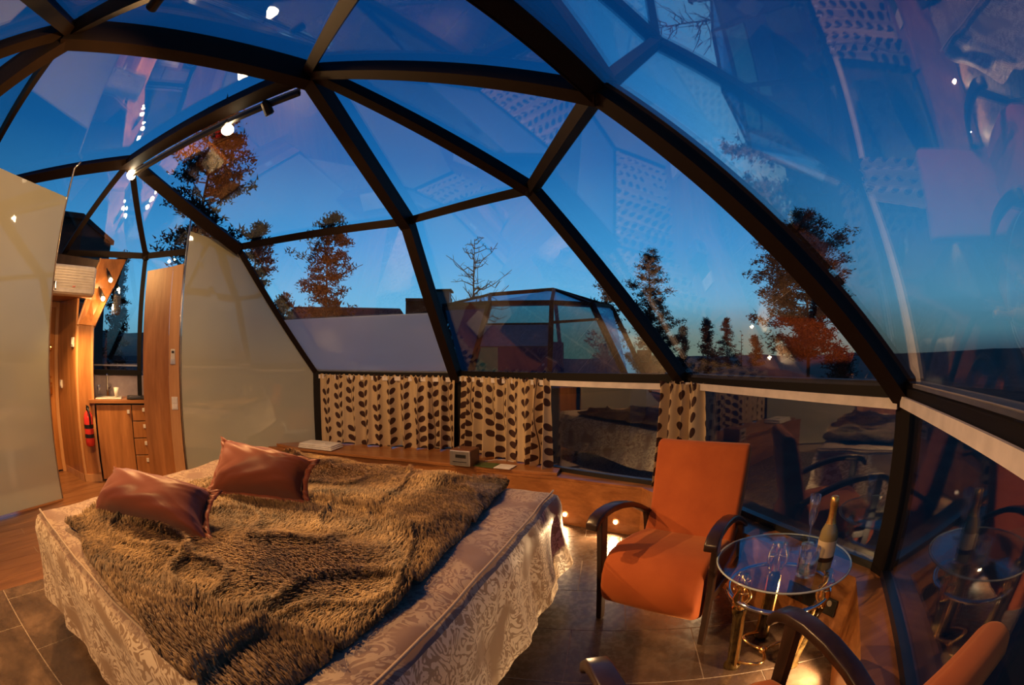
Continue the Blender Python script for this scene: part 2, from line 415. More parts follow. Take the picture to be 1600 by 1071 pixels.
# ------------------------------------------------------------------ STRUCTURE: floor
ua = Vector((0.980, -0.198, 0)); va = Vector((0.198, 0.980, 0)); rt = math.atan2(ua.y, ua.x)
def uv2(u_, v_, z=0): return ua * u_ + va * v_ + Vector((0, 0, z))
FLOORP = [(P1.x, P1.y), (P2.x, P2.y), (P3.x, P3.y), (P4.x, P4.y), (P5.x, P5.y), (P6.x, P6.y), (P7.x, P7.y), (P8.x, P8.y), (-6.6, 1.2), (-6.3, 2.9), (NF3.x - .2, NF3.y + .2), (NF2.x, NF2.y + .15), (-2.9, 4.5)]
fl = MB().prism(FLOORP, -0.3, -0.0015).build('floor', 'grout'); tag(fl, kind='structure')
def inside(x, y, poly):
    c = False; n = len(poly)
    for i in range(n):
        x1, y1 = poly[i]; x2, y2 = poly[(i + 1) % n]
        if (y1 > y) != (y2 > y) and x < (x2 - x1) * (y - y1) / (y2 - y1) + x1: c = not c
    return c
U0 = -2.96; TL, TW = 0.60, 0.435
u_ref = (Vector((0.554, 1.877, 0)).dot(ua)); v_ref = Vector((0.554, 1.877, 0)).dot(va)
tile_me = {}
def clip_poly(poly, clip):            # Sutherland-Hodgman against the (convex) clip polygon, clockwise or not
    ar = sum(clip[i][0] * clip[(i + 1) % len(clip)][1] - clip[(i + 1) % len(clip)][0] * clip[i][1] for i in range(len(clip)))
    sg = 1 if ar > 0 else -1
    out = poly
    for i in range(len(clip)):
        a, b = clip[i], clip[(i + 1) % len(clip)]; inp, out = out, []
        if not inp: break
        def side(p): return sg * ((b[0] - a[0]) * (p[1] - a[1]) - (b[1] - a[1]) * (p[0] - a[0]))
        for j in range(len(inp)):
            p, q = inp[j - 1], inp[j]; sp_, sq = side(p), side(q)
            if (sp_ >= 0) != (sq >= 0):
                tt = sp_ / (sp_ - sq); out.append((p[0] + (q[0] - p[0]) * tt, p[1] + (q[1] - p[1]) * tt))
            if sq >= 0: out.append(q)
    return out
TCLIP = [(P1.x, P1.y), (P2.x, P2.y), (P3.x, P3.y), (P4.x, P4.y), (P5.x, P5.y), (P6.x, P6.y), (P7.x, P7.y), (P8.x, P8.y)]
jr = random.Random(3)
for j in range(-7, 8):
    for i in range(-9, 6):
        a = u_ref + i * TL + (0.33 if j % 2 == 0 else 0) ; b = v_ref + (j - 1) * TW
        a0, a1 = max(a + .003, U0), a + TL - .003
        if a1 - a0 < .03: continue
        poly = [uv2(a0, b + .003), uv2(a1, b + .003), uv2(a1, b + TW - .003), uv2(a0, b + TW - .003)]
        poly = clip_poly([(p.x, p.y) for p in poly], TCLIP)
        if len(poly) < 3: continue
        c = Vector((sum(p[0] for p in poly) / len(poly), sum(p[1] for p in poly) / len(poly), 0))
        ar = abs(sum(poly[k][0] * poly[(k + 1) % len(poly)][1] - poly[(k + 1) % len(poly)][0] * poly[k][1] for k in range(len(poly)))) / 2
        if ar < .004: continue
        # keep tiles that the floor in view can show
        if c.y < 0.1 and c.x > -0.2: pass
        o = MB().prism([(p[0], p[1]) for p in poly], -0.006, 0.0 + jr.uniform(-.0006, .0006)).build('tile', 'tile', fl)
PCLIP = [(-6.3, 0.9), (-6.2, 2.9), (NF3.x - .1, NF3.y + .15), (NF2.x, NF2.y + .1), (-2.3, 4.6), (-2.1, 4.6), (-2.6, -1.4), (-4.9, -.7)]
for k in range(24):
    a1 = U0 - k * .145 - .0015; a0 = a1 - .142
    for b0, b1 in ((-1.5, .7 + .3 * (k % 3)), (.703 + .3 * (k % 3), 2.4 + .35 * (k % 2)), (2.403 + .35 * (k % 2), 6.0)):
        poly = clip_poly([(p.x, p.y) for p in (uv2(a0, b0), uv2(a1, b0), uv2(a1, b1), uv2(a0, b1))], PCLIP)
        if len(poly) >= 3: MB().prism(poly, -0.006, 0.0).build('plank', 'plank', fl)

# ------------------------------------------------------------------ low window wall: riser, ledge, posts, lower panes, rails
base = [P1, P2, P3, P4, P5, P6, P7, P8]
def xy(p, z): return Vector((p[0], p[1], z))
RIS = [Vector((-3.0, 4.30, 0)), Vector((-2.11, 4.27, 0)), Vector((-.89, 4.06, 0)), Vector((.38, 3.54, 0)), Vector((.95, 3.14, 0)), Vector((1.45, 1.29, 0)), Vector((-.10, -.75, 0)), Vector((-1.45, -1.25, 0)), Vector((-3.3, -1.2, 0))]
WT = [Vector((-2.9, 4.65, 0)), P1, P2 * 0.5 + P2 * 0.5, (P2 * .4 + P3 * .6), P3, P4, P5, P6, P7]
ZL = 0.40
rw = setting('wall_back')
for i in range(len(RIS) - 1):
    a, b, c, d = RIS[i], RIS[i + 1], WT[i + 1], WT[i]
    nm = ['ledge', 'riser']
    n2 = (b - a).normalized(); nn = Vector((-n2.y, n2.x, 0))
    if nn.dot(Vector(((a.x + b.x) / 2, (a.y + b.y) / 2, 0)) - Vector((-1.6, 1.6, 0))) < 0: nn = -nn
    MB().prism([xy(p, 0) for p in (a, b, b + nn * .02, a + nn * .02)], 0.0, ZL - .022).build('riser', 'woodx', rw)
    MB().prism([xy(a - nn * .004, 0), xy(b - nn * .004, 0), xy(c, 0), xy(d, 0)], ZL - .02, ZL).build('ledge', 'woodx', rw)
# raised lid board on the bed-side ledge ending at the open ledge
lid = MB().prism([(-2.75, 4.42), (-2.15, 4.22), (-.89, 4.03), (.36, 3.58), (.42, 3.80), (-.52, 4.56), (-2.1, 4.70)], ZL + .001, ZL + .028).build('shelf_board', 'woodx', rw, bevel=.003)
for i in range(len(base) - 1):
    a, b = base[i], base[i + 1]
    n2 = Vector((b.x - a.x, b.y - a.y, 0)).normalized(); nn = Vector((-n2.y, n2.x, 0))
    if nn.dot(Vector(((a.x + b.x) / 2 + 1.6, (a.y + b.y) / 2 - 1.6, 0))) < 0: nn = -nn
    w = setting('window_%d' % (i + 1))
    MB().slab([xy(a, ZL), xy(b, ZL), xy(b, z1), xy(a, z1)], .008).build('pane', 'pane', w)
    MB().bar(xy(a, ZL + .018), xy(b, ZL + .018), .05, .036).build('bottom_frame', 'black', w)
    MB().bar(xy(a, z1 + .03) , xy(b, z1 + .03), .085, .075).build('sill_beam', 'beam', w)
    ao, bo = a + n2 * .04 - nn * .056, b - n2 * .04 - nn * .056
    MB().bar(xy(ao, z1 - .012), xy(bo, z1 - .024), .014, .044).build('blind_rail', 'rail', w)
    MB().prism([xy(a, 0), xy(b, 0), xy(b + nn * .15, 0), xy(a + nn * .15, 0)], -.4, ZL - .03).build('outer_wall', 'farwood', w)
posts = setting('trim_1')
for p in base:
    MB().box((p.x, p.y, (z1 + .3) / 2 + .08), (.10, .10, z1 - .3), math.atan2(p.y - 1.6, p.x + 1.6)).build('post', 'beam', posts, bevel=.006)

# ------------------------------------------------------------------ dome panes and beams
def pane(n, pts, mat='pane', th=.01):
    w = setting('window_%d' % n); MB().slab(pts, th).build('pane', mat, w); return w
n0 = 8
PANES = [[P1, P2, NB, NE], [P2, P3, NC, NB], [P3, P4, ND, NC], [P4, P5, ND5, ND], [NA, NB, NC], [NA, NC, ND], [NA, ND, ND5],
         [NA, NF, NE, NB], [NA, NG, ND5], [NA, NF, NN, NG], [NG, NN, NM], [NF, NE, NF2], [NF, NF2, NF3], [NF, NF3, NN],
         [P5, P6, ND6, ND5], [P6, P7, ND7, ND6], [P7, P8, NM, ND7], [NG, ND5, ND6], [NG, ND6, ND7], [NG, ND7, NM]]
wins = [pane(n0 + i, p) for i, p in enumerate(PANES)]
frame = setting('trim_2')
def beam(p, q, w=.07, h=.13, nodes=None):
    mid = (p + q) / 2; up = (mid - CEN).normalized()
    MB().bar(p, q, w, h, up, -h / 2 + .03).build('beam', 'beam', frame, bevel=.005)
    d = (q - p).normalized(); n = (up - d * up.dot(d)).normalized()
    MB().bar(p - n * (h - .028), q - n * (h - .028), w + .012, .006, up).build('beam_face', 'beamface', frame)
BEAMS = [(P2, NB, .08, .13), (P3, NC, .06, .10), (P4, ND, .085, .09), (NE, NB, .06, .09), (NB, NC, .055, .08), (NC, ND, .055, .09),
         (ND, ND5, .09, .10), (NA, NB, .09, .14), (NA, NC, .06, .10), (NA, ND, .06, .12), (NA, NF, .09, .16), (NA, NG, .09, .20), (NA, ND5, .06, .09),
         (NG, ND5, .07, .10), (NG, NM, .09, .20), (NG, NN, .05, .08), (NF, NE, .10, .16), (NF, NN, .09, .16), (NF, NF2, .06, .08), (NF, NF3, .05, .06),
         (NF2, NE, .06, .07), (NF2, NF3, .06, .07), (P1, NE, .05, .06), (P5, ND5, .08, .1), (ND5, ND6, .08, .1), (ND6, ND7, .08, .1), (P6, ND6, .08, .1),
         (P7, ND7, .08, .1), (NG, ND6, .07, .1), (NG, ND7, .07, .1), (P8, NM, .08, .1), (ND7, NM, .08, .1), (NM, NN, .08, .1)]
for b in BEAMS: beam(*b)
for p in (NA, NB, NC, ND, NF, NG, ND5, NE, NF2): MB().ball(p - (p - CEN).normalized() * .03, .062, 8).build('hub', 'beam', frame, smooth=True)
# frosted film on the lower half of the first dome pane
n1_ = pl1[0] if pl1[0].dot(CEN - P1) > 0 else -pl1[0]
fq = [hit(x, y, pl1) + n1_ * .012 for x, y in ((497, 583), (704, 585), (675, 489), (441, 500))]
MB().slab(fq, .006).build('frosted_sheet', 'film', wins[0])

# ------------------------------------------------------------------ frosted partitions with their hanging rods
fp = tag(MB().slab([(-4.13, -.25, .02), (-4.13, 2.27, .02), (-4.13, 2.27, 2.80), (-4.13, -.25, 2.86)], .012).build('glass_partition', 'frost'),
         'frosted glass partition at the left edge between bed and entrance', 'partition')
MB().tube([(-4.13, 2.275, .02), (-4.13, 2.275, 3.10), (-4.06, 2.30, 3.16)], .012, 8).build('hanging_rod', 'silver', fp, smooth=True)
MB().tube([(-4.16, 2.28, 2.0), (-4.10, 2.30, 2.0), (-4.10, 2.30, 1.94)], .012, 8).build('clamp', 'silver', fp)
f2 = [onwall(x, y, *FRO) for x, y in ((301, 362), (375, 388), (440, 497), (497, 587))]
q0 = Vector((-3.32, 3.61, .02)); q1 = Vector((-2.19, 4.715, .42))
fr2 = tag(MB().slab([q0, (-2.42, 4.49, .02), (q1.x - .2, q1.y - .2, .42), q1, (q1.x, q1.y, f2[3].z - .01), f2[2], f2[1], (q0.x, q0.y, f2[0].z)], .012).build('glass_partition', 'frost'),
          'tall frosted glass partition behind the head of the bed', 'partition')
MB().tube([(q0.x - .01, q0.y - .01, 0.02), (q0.x - .01, q0.y - .01, f2[0].z + .17), (q0.x - .07, q0.y + .0, f2[0].z + .20)], .011, 8).build('hanging_rod', 'silver', fr2, smooth=True)

# ================================================================== ENTRANCE AND KITCHENETTE
c1 = G(134.7, 752); c2 = G(161, 752); d0 = G(104, 735); d1 = G(80, 740)
wl_ = setting('wall_left')
def zat(x, y, p): return V(x, y, math.hypot(p.x, p.y)).z
zc = zat(135, 508, c1)
back = Vector((-.76, .62, 0))
MB().slab([xy(d0, 0), xy(c1, 0), xy(c1, 1.94), xy(d0, 1.94)], .03).build('wood_panel', 'wood', wl_)
def vbox(a, b, depth, z0, z1_, dirn=back):
    a, b = xy(a, 0), xy(b, 0); return MB().prism([a, b, b + dirn * depth, a + dirn * depth], z0, z1_)
vbox(c1, c2, .10, 0, zc).build('corner_column', 'wood', wl_)
e = (c2 - c1).normalized()
vbox(c2 - e * .03, c2, -.012, .1, zc).build('edge_strip', 'woodedge', wl_)
vbox(c1 - e * .0, c1 + e * .03, -.012, .0, zc).build('edge_strip', 'woodedge', wl_)
MB().bar(xy(d0, .04), xy(c1, .04), .035, .08).build('skirting', 'woodedge', wl_)
MB().bar(xy(c1, .04), xy(c2, .04), .035, .08).build('skirting', 'woodedge', wl_)
ar = [V(122, 508, math.hypot(c1.x, c1.y)), V(148.7, 511, math.hypot(c2.x, c2.y)), V(177, 451, 5.72), V(197, 406, 5.80), V(157.6, 405, 5.75), V(141.6, 451, 5.6)]
arch = MB(); nv = (ar[1] - ar[0]).cross(ar[5] - ar[0]).normalized()
arch.slab([ar[0], ar[1], ar[2], ar[5]], .03); arch.slab([ar[5], ar[2], ar[3], ar[4]], .03)
arch.build('arched_panel', 'wood', wl_)
MB().tube([ar[0] + Vector((.02, -.02, 0)), ar[5] + Vector((.02, -.02, 0)), ar[4] + Vector((.02, -.02, 0))], .014, 6).build('arch_edge', 'woodedge', wl_)
# soffit over the entrance with its lit downlights
sof = [G(58, 450, 1.96), G(143, 466, 1.96), xy(c1, 1.96), xy(d0, 1.96), xy(d1, 1.96) + (d1 - d0) * 1.2]
cl_ = setting('ceiling'); MB().slab([p for p in sof], .03, Vector((0, 0, 1))).build('soffit_board', 'woodx', cl_)
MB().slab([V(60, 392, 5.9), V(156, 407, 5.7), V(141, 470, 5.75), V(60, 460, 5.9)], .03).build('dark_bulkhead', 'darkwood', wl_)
for k, (x, y) in enumerate(((95, 481), (113, 479), (129, 483))):
    p = V(x, y, 5.0); p.z = 1.938
    o = tag(MB().lathe([(.02, 0), (.032, .004), (.032, .012)], p - Vector((0, 0, .012)), 12).build('ceiling_downlight', 'led'),
            ['small round downlight over the entrance door, leftmost of three', 'small round downlight over the entrance door, middle of three',
             'small round downlight over the entrance door, nearest the curved wood panel'][k], 'downlight', 'entrance downlights')
    lamp('downlight_lamp', 'SPOT', p - Vector((0, 0, .03)), 60, (1, .55, .2), p - Vector((0.0, 0, 1)), .02, 110, .8, None)
# entrance door
dd = (d1 - d0).normalized(); dr = setting('door_1')
dn = Vector((-dd.y, dd.x, 0)); dn = dn if dn.dot(d0) < 0 else -dn
MB().prism([d0 + dd * .05, d0 + dd * .95, d0 + dd * .95 - dn * .04, d0 + dd * .05 - dn * .04], .02, 1.88).build('door_leaf', 'wood', dr)
MB().bar(xy(d0 + dd * .02, 0), xy(d0 + dd * .02, 1.94), .05, .06).build('door_frame', 'woodedge', dr)
MB().bar(xy(d0, 1.91), xy(d0 + dd, 1.91), .05, .06).build('door_frame', 'woodedge', dr)
hp = V(85, 616, d0.length) ; hp = d0 + dd * .14; hp.z = 1.0
hb = MB(); hb.box(hp + dn * .01, (.04, .04, .2)); hb.tube([hp + dn * .01 + Vector((0, 0, .02)), hp + dn * .06 + Vector((0, 0, .02)), hp + dn * .06 + dd * .12 + Vector((0, 0, .02))], .011, 8)
hb.build('door_handle', 'brass', dr)
MB().ball(hp + dn * .02 + Vector((0, 0, .42)), .03, 6).build('door_lock', 'brass', dr)
for (x, y, s, l) in ((98, 600, .045, 'small pale light switch beside the entrance door handle'), (116, 535, .05, 'small pale thermostat box high on wood wall by the entrance door')):
    p = onwall(x, y, (d0.x, d0.y), (c1.x, c1.y)); nn = Vector((c1.y - d0.y, -(c1.x - d0.x), 0)).normalized(); nn = nn if nn.dot(p) < 0 else -nn
    m_ = Matrix.Rotation(math.atan2(c1.y - d0.y, c1.x - d0.x), 3, 'Z')
    o = tag(MB().box(p + nn * .024, (s * 1.4, .018, s * 2), mat=m_).build('wall_switch', 'white', bevel=.004), l, 'switch')
    MB().box(p + nn * .036, (s * .6, .008, s), mat=m_).build('rocker', 'paper', o)
# air conditioner
dv_ = 4.75
a_tl, a_tr, a_br, a_bl = V(60, 401, dv_), V(144, 414, dv_), V(143, 461, dv_), V(62, 452, dv_)
ax_ = Vector((a_tr.x - a_tl.x, a_tr.y - a_tl.y, 0)).normalized(); ay_ = Vector((-ax_.y, ax_.x, 0)); ay_ = ay_ if ay_.dot(a_tl) > 0 else -ay_
rz_ = math.atan2(ax_.y, ax_.x)
ac = thing('air_conditioner', 'white wall air conditioner over the entrance, left of the curved wood panel', 'air conditioner', (a_bl.x, a_bl.y, a_br.z - .02), rz_)
L_ = math.hypot(a_tr.x - a_tl.x, a_tr.y - a_tl.y)
MB().box((L_ / 2, .10, .15), (L_, .20, .28)).build('housing', 'white', ac, bevel=.035, segs=4)
for k in range(7): MB().box((L_ / 2, -.003, .09 + k * .025), (L_ * .9, .006, .006)).build('slat', 'paper', ac)
MB().box((L_ / 2, -.004, .045), (L_ * .88, .008, .035)).build('air_flap', 'paper', ac, bevel=.003)
MB().box((L_ * .62, -.008, .085), (.035, .006, .012)).build('badge', 'red', ac)
# kitchen back wall: splashback, window and bar
KA, KB = xy(NF3, 0), xy(NF2, 0)
wk = setting('wall_right'); MB().slab([xy(KA, -.3), xy(KB, -.3), xy(KB, 1.13), xy(KA, 1.13)], .04).build('splashback', 'tilewall', wk)
wv = setting('window_40')
MB().slab([xy(KA, 1.16), xy(KB, 1.16), NF2, NF3], .008).build('pane', 'pane', wv)
MB().bar(xy(KA, 1.16), xy(KB, 1.16), .08, .06).build('window_bar', 'beam', wv)
MB().bar(xy(KA, 1.24), xy(KB, 1.24), .03, .015).build('window_bar', 'silver', wv)
MB().bar(xy(KB, 0), xy(KB, NF2.z), .06, .06).build('window_post', 'beam', wv)
MB().slab([xy(KB, -.3), (-2.75, 4.72, -.3), (-2.75, 4.72, 1.13), xy(KB, 1.13)], .04).build('splashback', 'tilewall', wk)
w41 = setting('window_41'); MB().slab([xy(KB, 1.14), (-2.75, 4.72, 1.14), NE, NF2], .008).build('pane', 'pane', w41)
# base cabinet
k0 = G(163, 753); kf = Vector((.655, .755, 0)).normalized(); kb = Vector((-kf.y, kf.x, 0))
rk = math.atan2(kf.y, kf.x)
cab = thing('sink_cabinet', 'wooden kitchenette base cabinet with one door and four drawers', 'cabinet', (k0.x, k0.y, 0), rk)
MB().box((.60, .22, .425), (1.20, .40, .83)).build('carcass', 'darkwood', cab)
df = MB().box((.233, .006, .43), (.452, .022, .80)).build('cabinet_door', 'wood', cab, bevel=.002)
MB().box((.42, -.012, .76), (.032, .03, .038)).build('door_knob', 'white', df)
for k, (a, b) in enumerate(((.662, .83), (.476, .652), (.290, .466), (.03, .280))):
    dw = MB().box((.655, .006, (a + b) / 2), (.37, .022, b - a)).build('drawer', 'wood', cab, bevel=.002)
    MB().box((.615, -.012, b - .05), (.032, .03, .038)).build('drawer_knob', 'white', dw)
ct = tag(MB().box((.56, .21, .868), (1.30, .48, .035)).build('worktop', 'woodx', None, loc=(k0.x, k0.y, 0), rz=rk), 'wooden kitchenette worktop over the sink cabinet', 'worktop')
sk = thing('sink', 'shallow steel sink let into the kitchenette worktop', 'sink', (k0.x, k0.y, .886), rk)
MB().box((.17, .20, .006), (.34, .34, .010)).build('sink_rim', 'white', sk, bevel=.003)
MB().lathe([(.11, .0115), (.12, .014), (.125, .0115)], (.17, .20, 0), 20, False).build('basin', 'silver', sk)
def kp(x, y, z=.892): return Vector((k0.x, k0.y, 0)) + kf * x + kb * y + Vector((0, 0, z))
fc = tag(MB().tube([kp(.14, .40), kp(.14, .40, 1.10), kp(.14, .36, 1.14), kp(.14, .28, 1.13)], [.018, .014, .012, .010], 10).build('faucet', 'chrome', smooth=True), 'tall chrome tap at the kitchenette sink', 'tap')
MB().tube([kp(.14, .40, .97), kp(.19, .38, 1.0)], .008, 6).build('lever', 'chrome', fc)
tag(MB().lathe([(.026, 0), (.036, .105), (.033, .105), (.024, .006)], kp(.27, .20, .898), 16).build('paper_cup', 'white', smooth=True), 'white paper cup beside the kitchenette tap', 'cup')
tag(MB().lathe([(.03, 0), (.004, .006), (.004, .06), (.028, .09), (.03, .13), (.028, .13), (.026, .09), (.001, .064)], kp(.03, .22, .900), 14).build('wine_glass', 'clear', smooth=True), 'small stemmed glass left of the kitchenette tap', 'glass')
hb_ = thing('electric_hob', 'flat black hob set in the kitchenette worktop beside the wood partition', 'hob', kp(.62, .2, .890), rk)
MB().box((0, 0, .008), (.42, .40, .012)).build('hob_plate', 'black', hb_, bevel=.003)
for sx in (-.1, .1): MB().lathe([(.07, .0142), (.075, .0160), (.078, .0142)], (sx, 0, 0), 20, False).build('ring', 'silver', hb_)
# fire extinguisher
pe = c2 - e * .10 + Vector((.09, -.06, 0)) ; pe.z = 0
ze = V(147, 697, pe.length).z
ex = thing('fire_extinguisher', 'red fire extinguisher hung on wood column beside the kitchenette cabinet', 'extinguisher', (pe.x, pe.y, ze))
MB().lathe([(.045, 0), (.058, .015), (.060, .05), (.060, .30), (.045, .345), (.02, .365), (.018, .38)], (0, 0, 0), 20).build('cylinder', 'red', ex, smooth=True)
MB().lathe([(.0612, .09), (.0612, .13)], (0, 0, 0), 20, False).build('label_band', 'black', ex)
MB().lathe([(.0612, .19), (.0612, .23)], (0, 0, 0), 20, False).build('label_band', 'black', ex)
v_ = MB(); v_.lathe([(.02, .375), (.022, .41), (.012, .42)], (0, 0, 0), 12); v_.bar((0, 0, .41), (.05, -.05, .43), .018, .01); v_.bar((0, 0, .40), (.05, -.05, .395), .018, .008)
v_.build('valve', 'black', ex)
MB().tube([(0, 0, .40), (.05, -.03, .40), (.07, -.02, .33), (.065, -.02, .22)], .011, 8).build('hose', 'black', ex, smooth=True)
MB().box((-.06, .02, .2), (.04, .04, .06)).build('bracket', 'black', ex)
# wood partition panel beside the kitchenette
pa, pb = onwall(231, 424, *FRO), onwall(271, 417, *FRO); pc = onwall(289, 413, *FRO)
fd = Vector((pb.x - pa.x, pb.y - pa.y, 0)).normalized(); fn = Vector((fd.y, -fd.x, 0)); fn = fn if fn.dot(pa) < 0 else -fn
wp = thing('wood_partition', 'tall walnut partition panel with slanted top beside the kitchenette', 'partition', (pa.x, pa.y, 0), math.atan2(fd.y, fd.x))
Lp = math.hypot(pb.x - pa.x, pb.y - pa.y); Lq = math.hypot(pc.x - pa.x, pc.y - pa.y)
MB().slab([(0, 0, .01), (Lp, 0, .01), (Lp, 0, pb.z), (0, 0, pa.z)], .03, Vector((0, 1, 0))).build('panel', 'wood', wp)
MB().slab([(Lp + .002, -.012, .01), (Lq - .01, -.012, .01), (Lq - .01, -.012, pc.z), (Lp + .002, -.012, pb.z)], .05, Vector((0, 1, 0))).build('side_board', 'woodedge', wp)
rz2 = math.atan2(fd.y, fd.x)
for (x, y, s1, s2, l, nm, cat) in ((270, 556, .05, .13, 'white remote control in its holder on the walnut partition', 'remote_control', 'remote'), (273, 630, .07, .13, 'double light switch low on the walnut partition', 'wall_switch', 'switch')):
    p = onwall(x, y, *FRO) + fn * .042; o = tag(MB().box(p, (s1, .02, s2), rz2).build(nm, 'white', bevel=.004), l, cat)
    m2_ = Matrix.Rotation(rz2, 3, 'Z')
    if cat == 'remote':
        MB().box(p + fn * .012 + Vector((0, 0, .035)), (s1 * .6, .006, .025), rz2).build('display', 'black', o)
        MB().box(p - Vector((0, 0, .06)), (s1 * 1.1, .03, .05), rz2).build('holder', 'silver', o)
    else:
        for sz in (-.03, .03): MB().box(p + fn * .013 + Vector((0, 0, sz)), (s1 * .7, .008, .045), rz2).build('rocker', 'paper', o)
# two lit spots on the arched panel
for k, (x, y) in enumerate(((173, 438), (161, 467))):
    p = V(x, y, 5.45); q = V(x - 6, y - 18, 5.62)
    t_ = thing('spotlight', ['lit black spotlight on the curved wood panel, upper one', 'lit black spotlight on the curved wood panel, lower one'][k], 'spotlight', p, 0, 'spotlights on the curved panel')
    dloc = (q - p)
    MB().tube([dloc, dloc * .5, (0, 0, .02)], .010, 8).build('arm', 'black', t_)
    MB().tube([dloc * .7, dloc * .12], [.022, .030], 12).build('lamp_head', 'black', t_, smooth=True)
    MB().ball((0, 0, 0), .026, 8).build('bulb', 'bulb', t_, smooth=True)
    lamp('panel_spot_lamp', 'POINT', p + Vector((.06, -.06, -.03)), 5, WARM, None, .012)

# ================================================================== TRACK SPOTS UNDER THE RIDGE BEAM
AFl = ((NA.x, NA.y), (NF.x, NF.y))
trk = thing('spotlight_track', 'black lighting track fixed under the long roof beam', 'track', (0, 0, 0))
da = NF - NA
MB().bar(NA + da * .02 - Vector((0, 0, .20)), NA + da * .97 - Vector((0, 0, .20)), .035, .03).build('track_rail', 'black', trk)
MB().bar(NA + da * .02 - Vector((0, 0, .172)), NA + da * .97 - Vector((0, 0, .172)), .012, .03).build('track_clip', 'silver', trk)
BEDC = Vector((-.9, 1.8, .6))
for k, (x, y, tgt, on, lab) in enumerate(((418, 170, (-.7, 4.4, .6), 0, 'black track spotlight turned away to the curtains, nearest the roof hub'),
                                      (356, 200, (-1.0, 1.6, .6), 1, 'lit white-tipped track spotlight in front of the tall pine'),
                                      (205, 272, (-.4, 1.2, .6), 2, 'brightest track spotlight, glaring at far end of the roof beam'))):
    p = onwall(x, y, *AFl); tv = (Vector(tgt) - p).normalized()
    t_ = thing('track_spotlight', lab, 'spotlight', p, 0, 'spotlights on the roof track')
    top = Vector((0, 0, .0)) - tv * .05; zz = NA.z + (NF.z - NA.z) * ((p - NA).dot(da) / da.dot(da)) - .21 - p.z
    MB().tube([(top.x, top.y, max(zz, .05)), (top.x, top.y, .02), tv * -.03], .008, 8).build('stem', 'black', t_)
    if on == 0:
        MB().tube([-tv * .07, -tv * .055, tv * .045, tv * .05], [.012, .033, .037, .030], 14).build('lamp_head', 'black', t_, smooth=False)
        MB().tube([tv * .051, tv * .054], .030, 12).build('lens', 'silver', t_)
    else:
        MB().tube([-tv * .10, -tv * .085, -tv * .03, -tv * .028], [.012, .030, .034, .02], 14).build('lamp_head', 'black', t_)
        MB().tube([-tv * .03, tv * .03], [.022, .050], 14).build('bulb', 'star' if on == 2 else 'bulb', t_, smooth=True)
    if not on: lamp('track_spot_lamp', 'SPOT', p + tv * .06, 170, WARM, p + tv, .03, 95, .8)
    if on: lamp('track_spot_lamp', 'SPOT', p + tv * .06, 430 if on == 2 else 260, WARM, p + tv, .022, 92 if on == 2 else 88, .6)
SPOTS = [((-2.2, -.32, 2.30), (-1.5, 1.0, .3), 210, 110, 'small black spotlight on the rear beam, turned to the near side of the bed'),
         ((-1.5, .88, 2.76), (-4.0, 1.7, 1.6), 240, 120, 'small black spotlight on the near beam, turned to the frosted partition')]
for p, tgt, en, sp_, lab in SPOTS:
    p = Vector(p); tv = (Vector(tgt) - p).normalized()
    t_ = thing('track_spotlight', lab, 'spotlight', p)
    MB().tube([-tv * .10, -tv * .085, -tv * .02], [.012, .030, .034], 12).build('lamp_head', 'black', t_)
    MB().tube([-tv * .018, -tv * .0165], [.018, .026], 12).build('bulb', 'bulb', t_)
    MB().tube([(0, 0, .12), (0, 0, .02), -tv * .05], .008, 8).build('stem', 'black', t_)
    lamp('near_spot_lamp', 'SPOT', p + tv * .05, en, WARM, tgt, .010, sp_, .7)

# ================================================================== BED
ZB = .62
HN, HF, FF, FN = Vector((-2.2, 1.0, 0)), Vector((-2.12, 3.2, 0)), Vector((.25, 2.45, 0)), Vector((-.38, .50, 0))
def bq(s, t_, z=0): return (HN * (1 - s) + FN * s) * (1 - t_) + (HF * (1 - s) + FF * s) * t_ + Vector((0, 0, z))
bed = thing('double_bed', 'wide double bed with pale base in the middle of the room', 'bed', (0, 0, 0))
bb = lambda i, z0, z1_: MB().prism([bq(i, i), bq(1 - i, i), bq(1 - i, 1 - i), bq(i, 1 - i)], z0, z1_)
bb(.035, .14, .40).build('bed_base', 'leather', bed, bevel=.02)
bb(.03, .40, .585).build('mattress', 'paper', bed, bevel=.05, segs=4)
for s_, t_ in ((.08, .08), (.92, .08), (.92, .92), (.08, .92)): MB().tube([bq(s_, t_, 0), bq(s_, t_, .15)], .025, 10).build('leg', 'black', bed)
nA_, nB_ = vnoise(1), vnoise(2)
def bedz(x, y):
    return ZB + .016 * float(nA_(x * 5 + 20, y * 5 + 20)) - .008 + .006 * float(nB_(x * 16 + 40, y * 16 + 40))
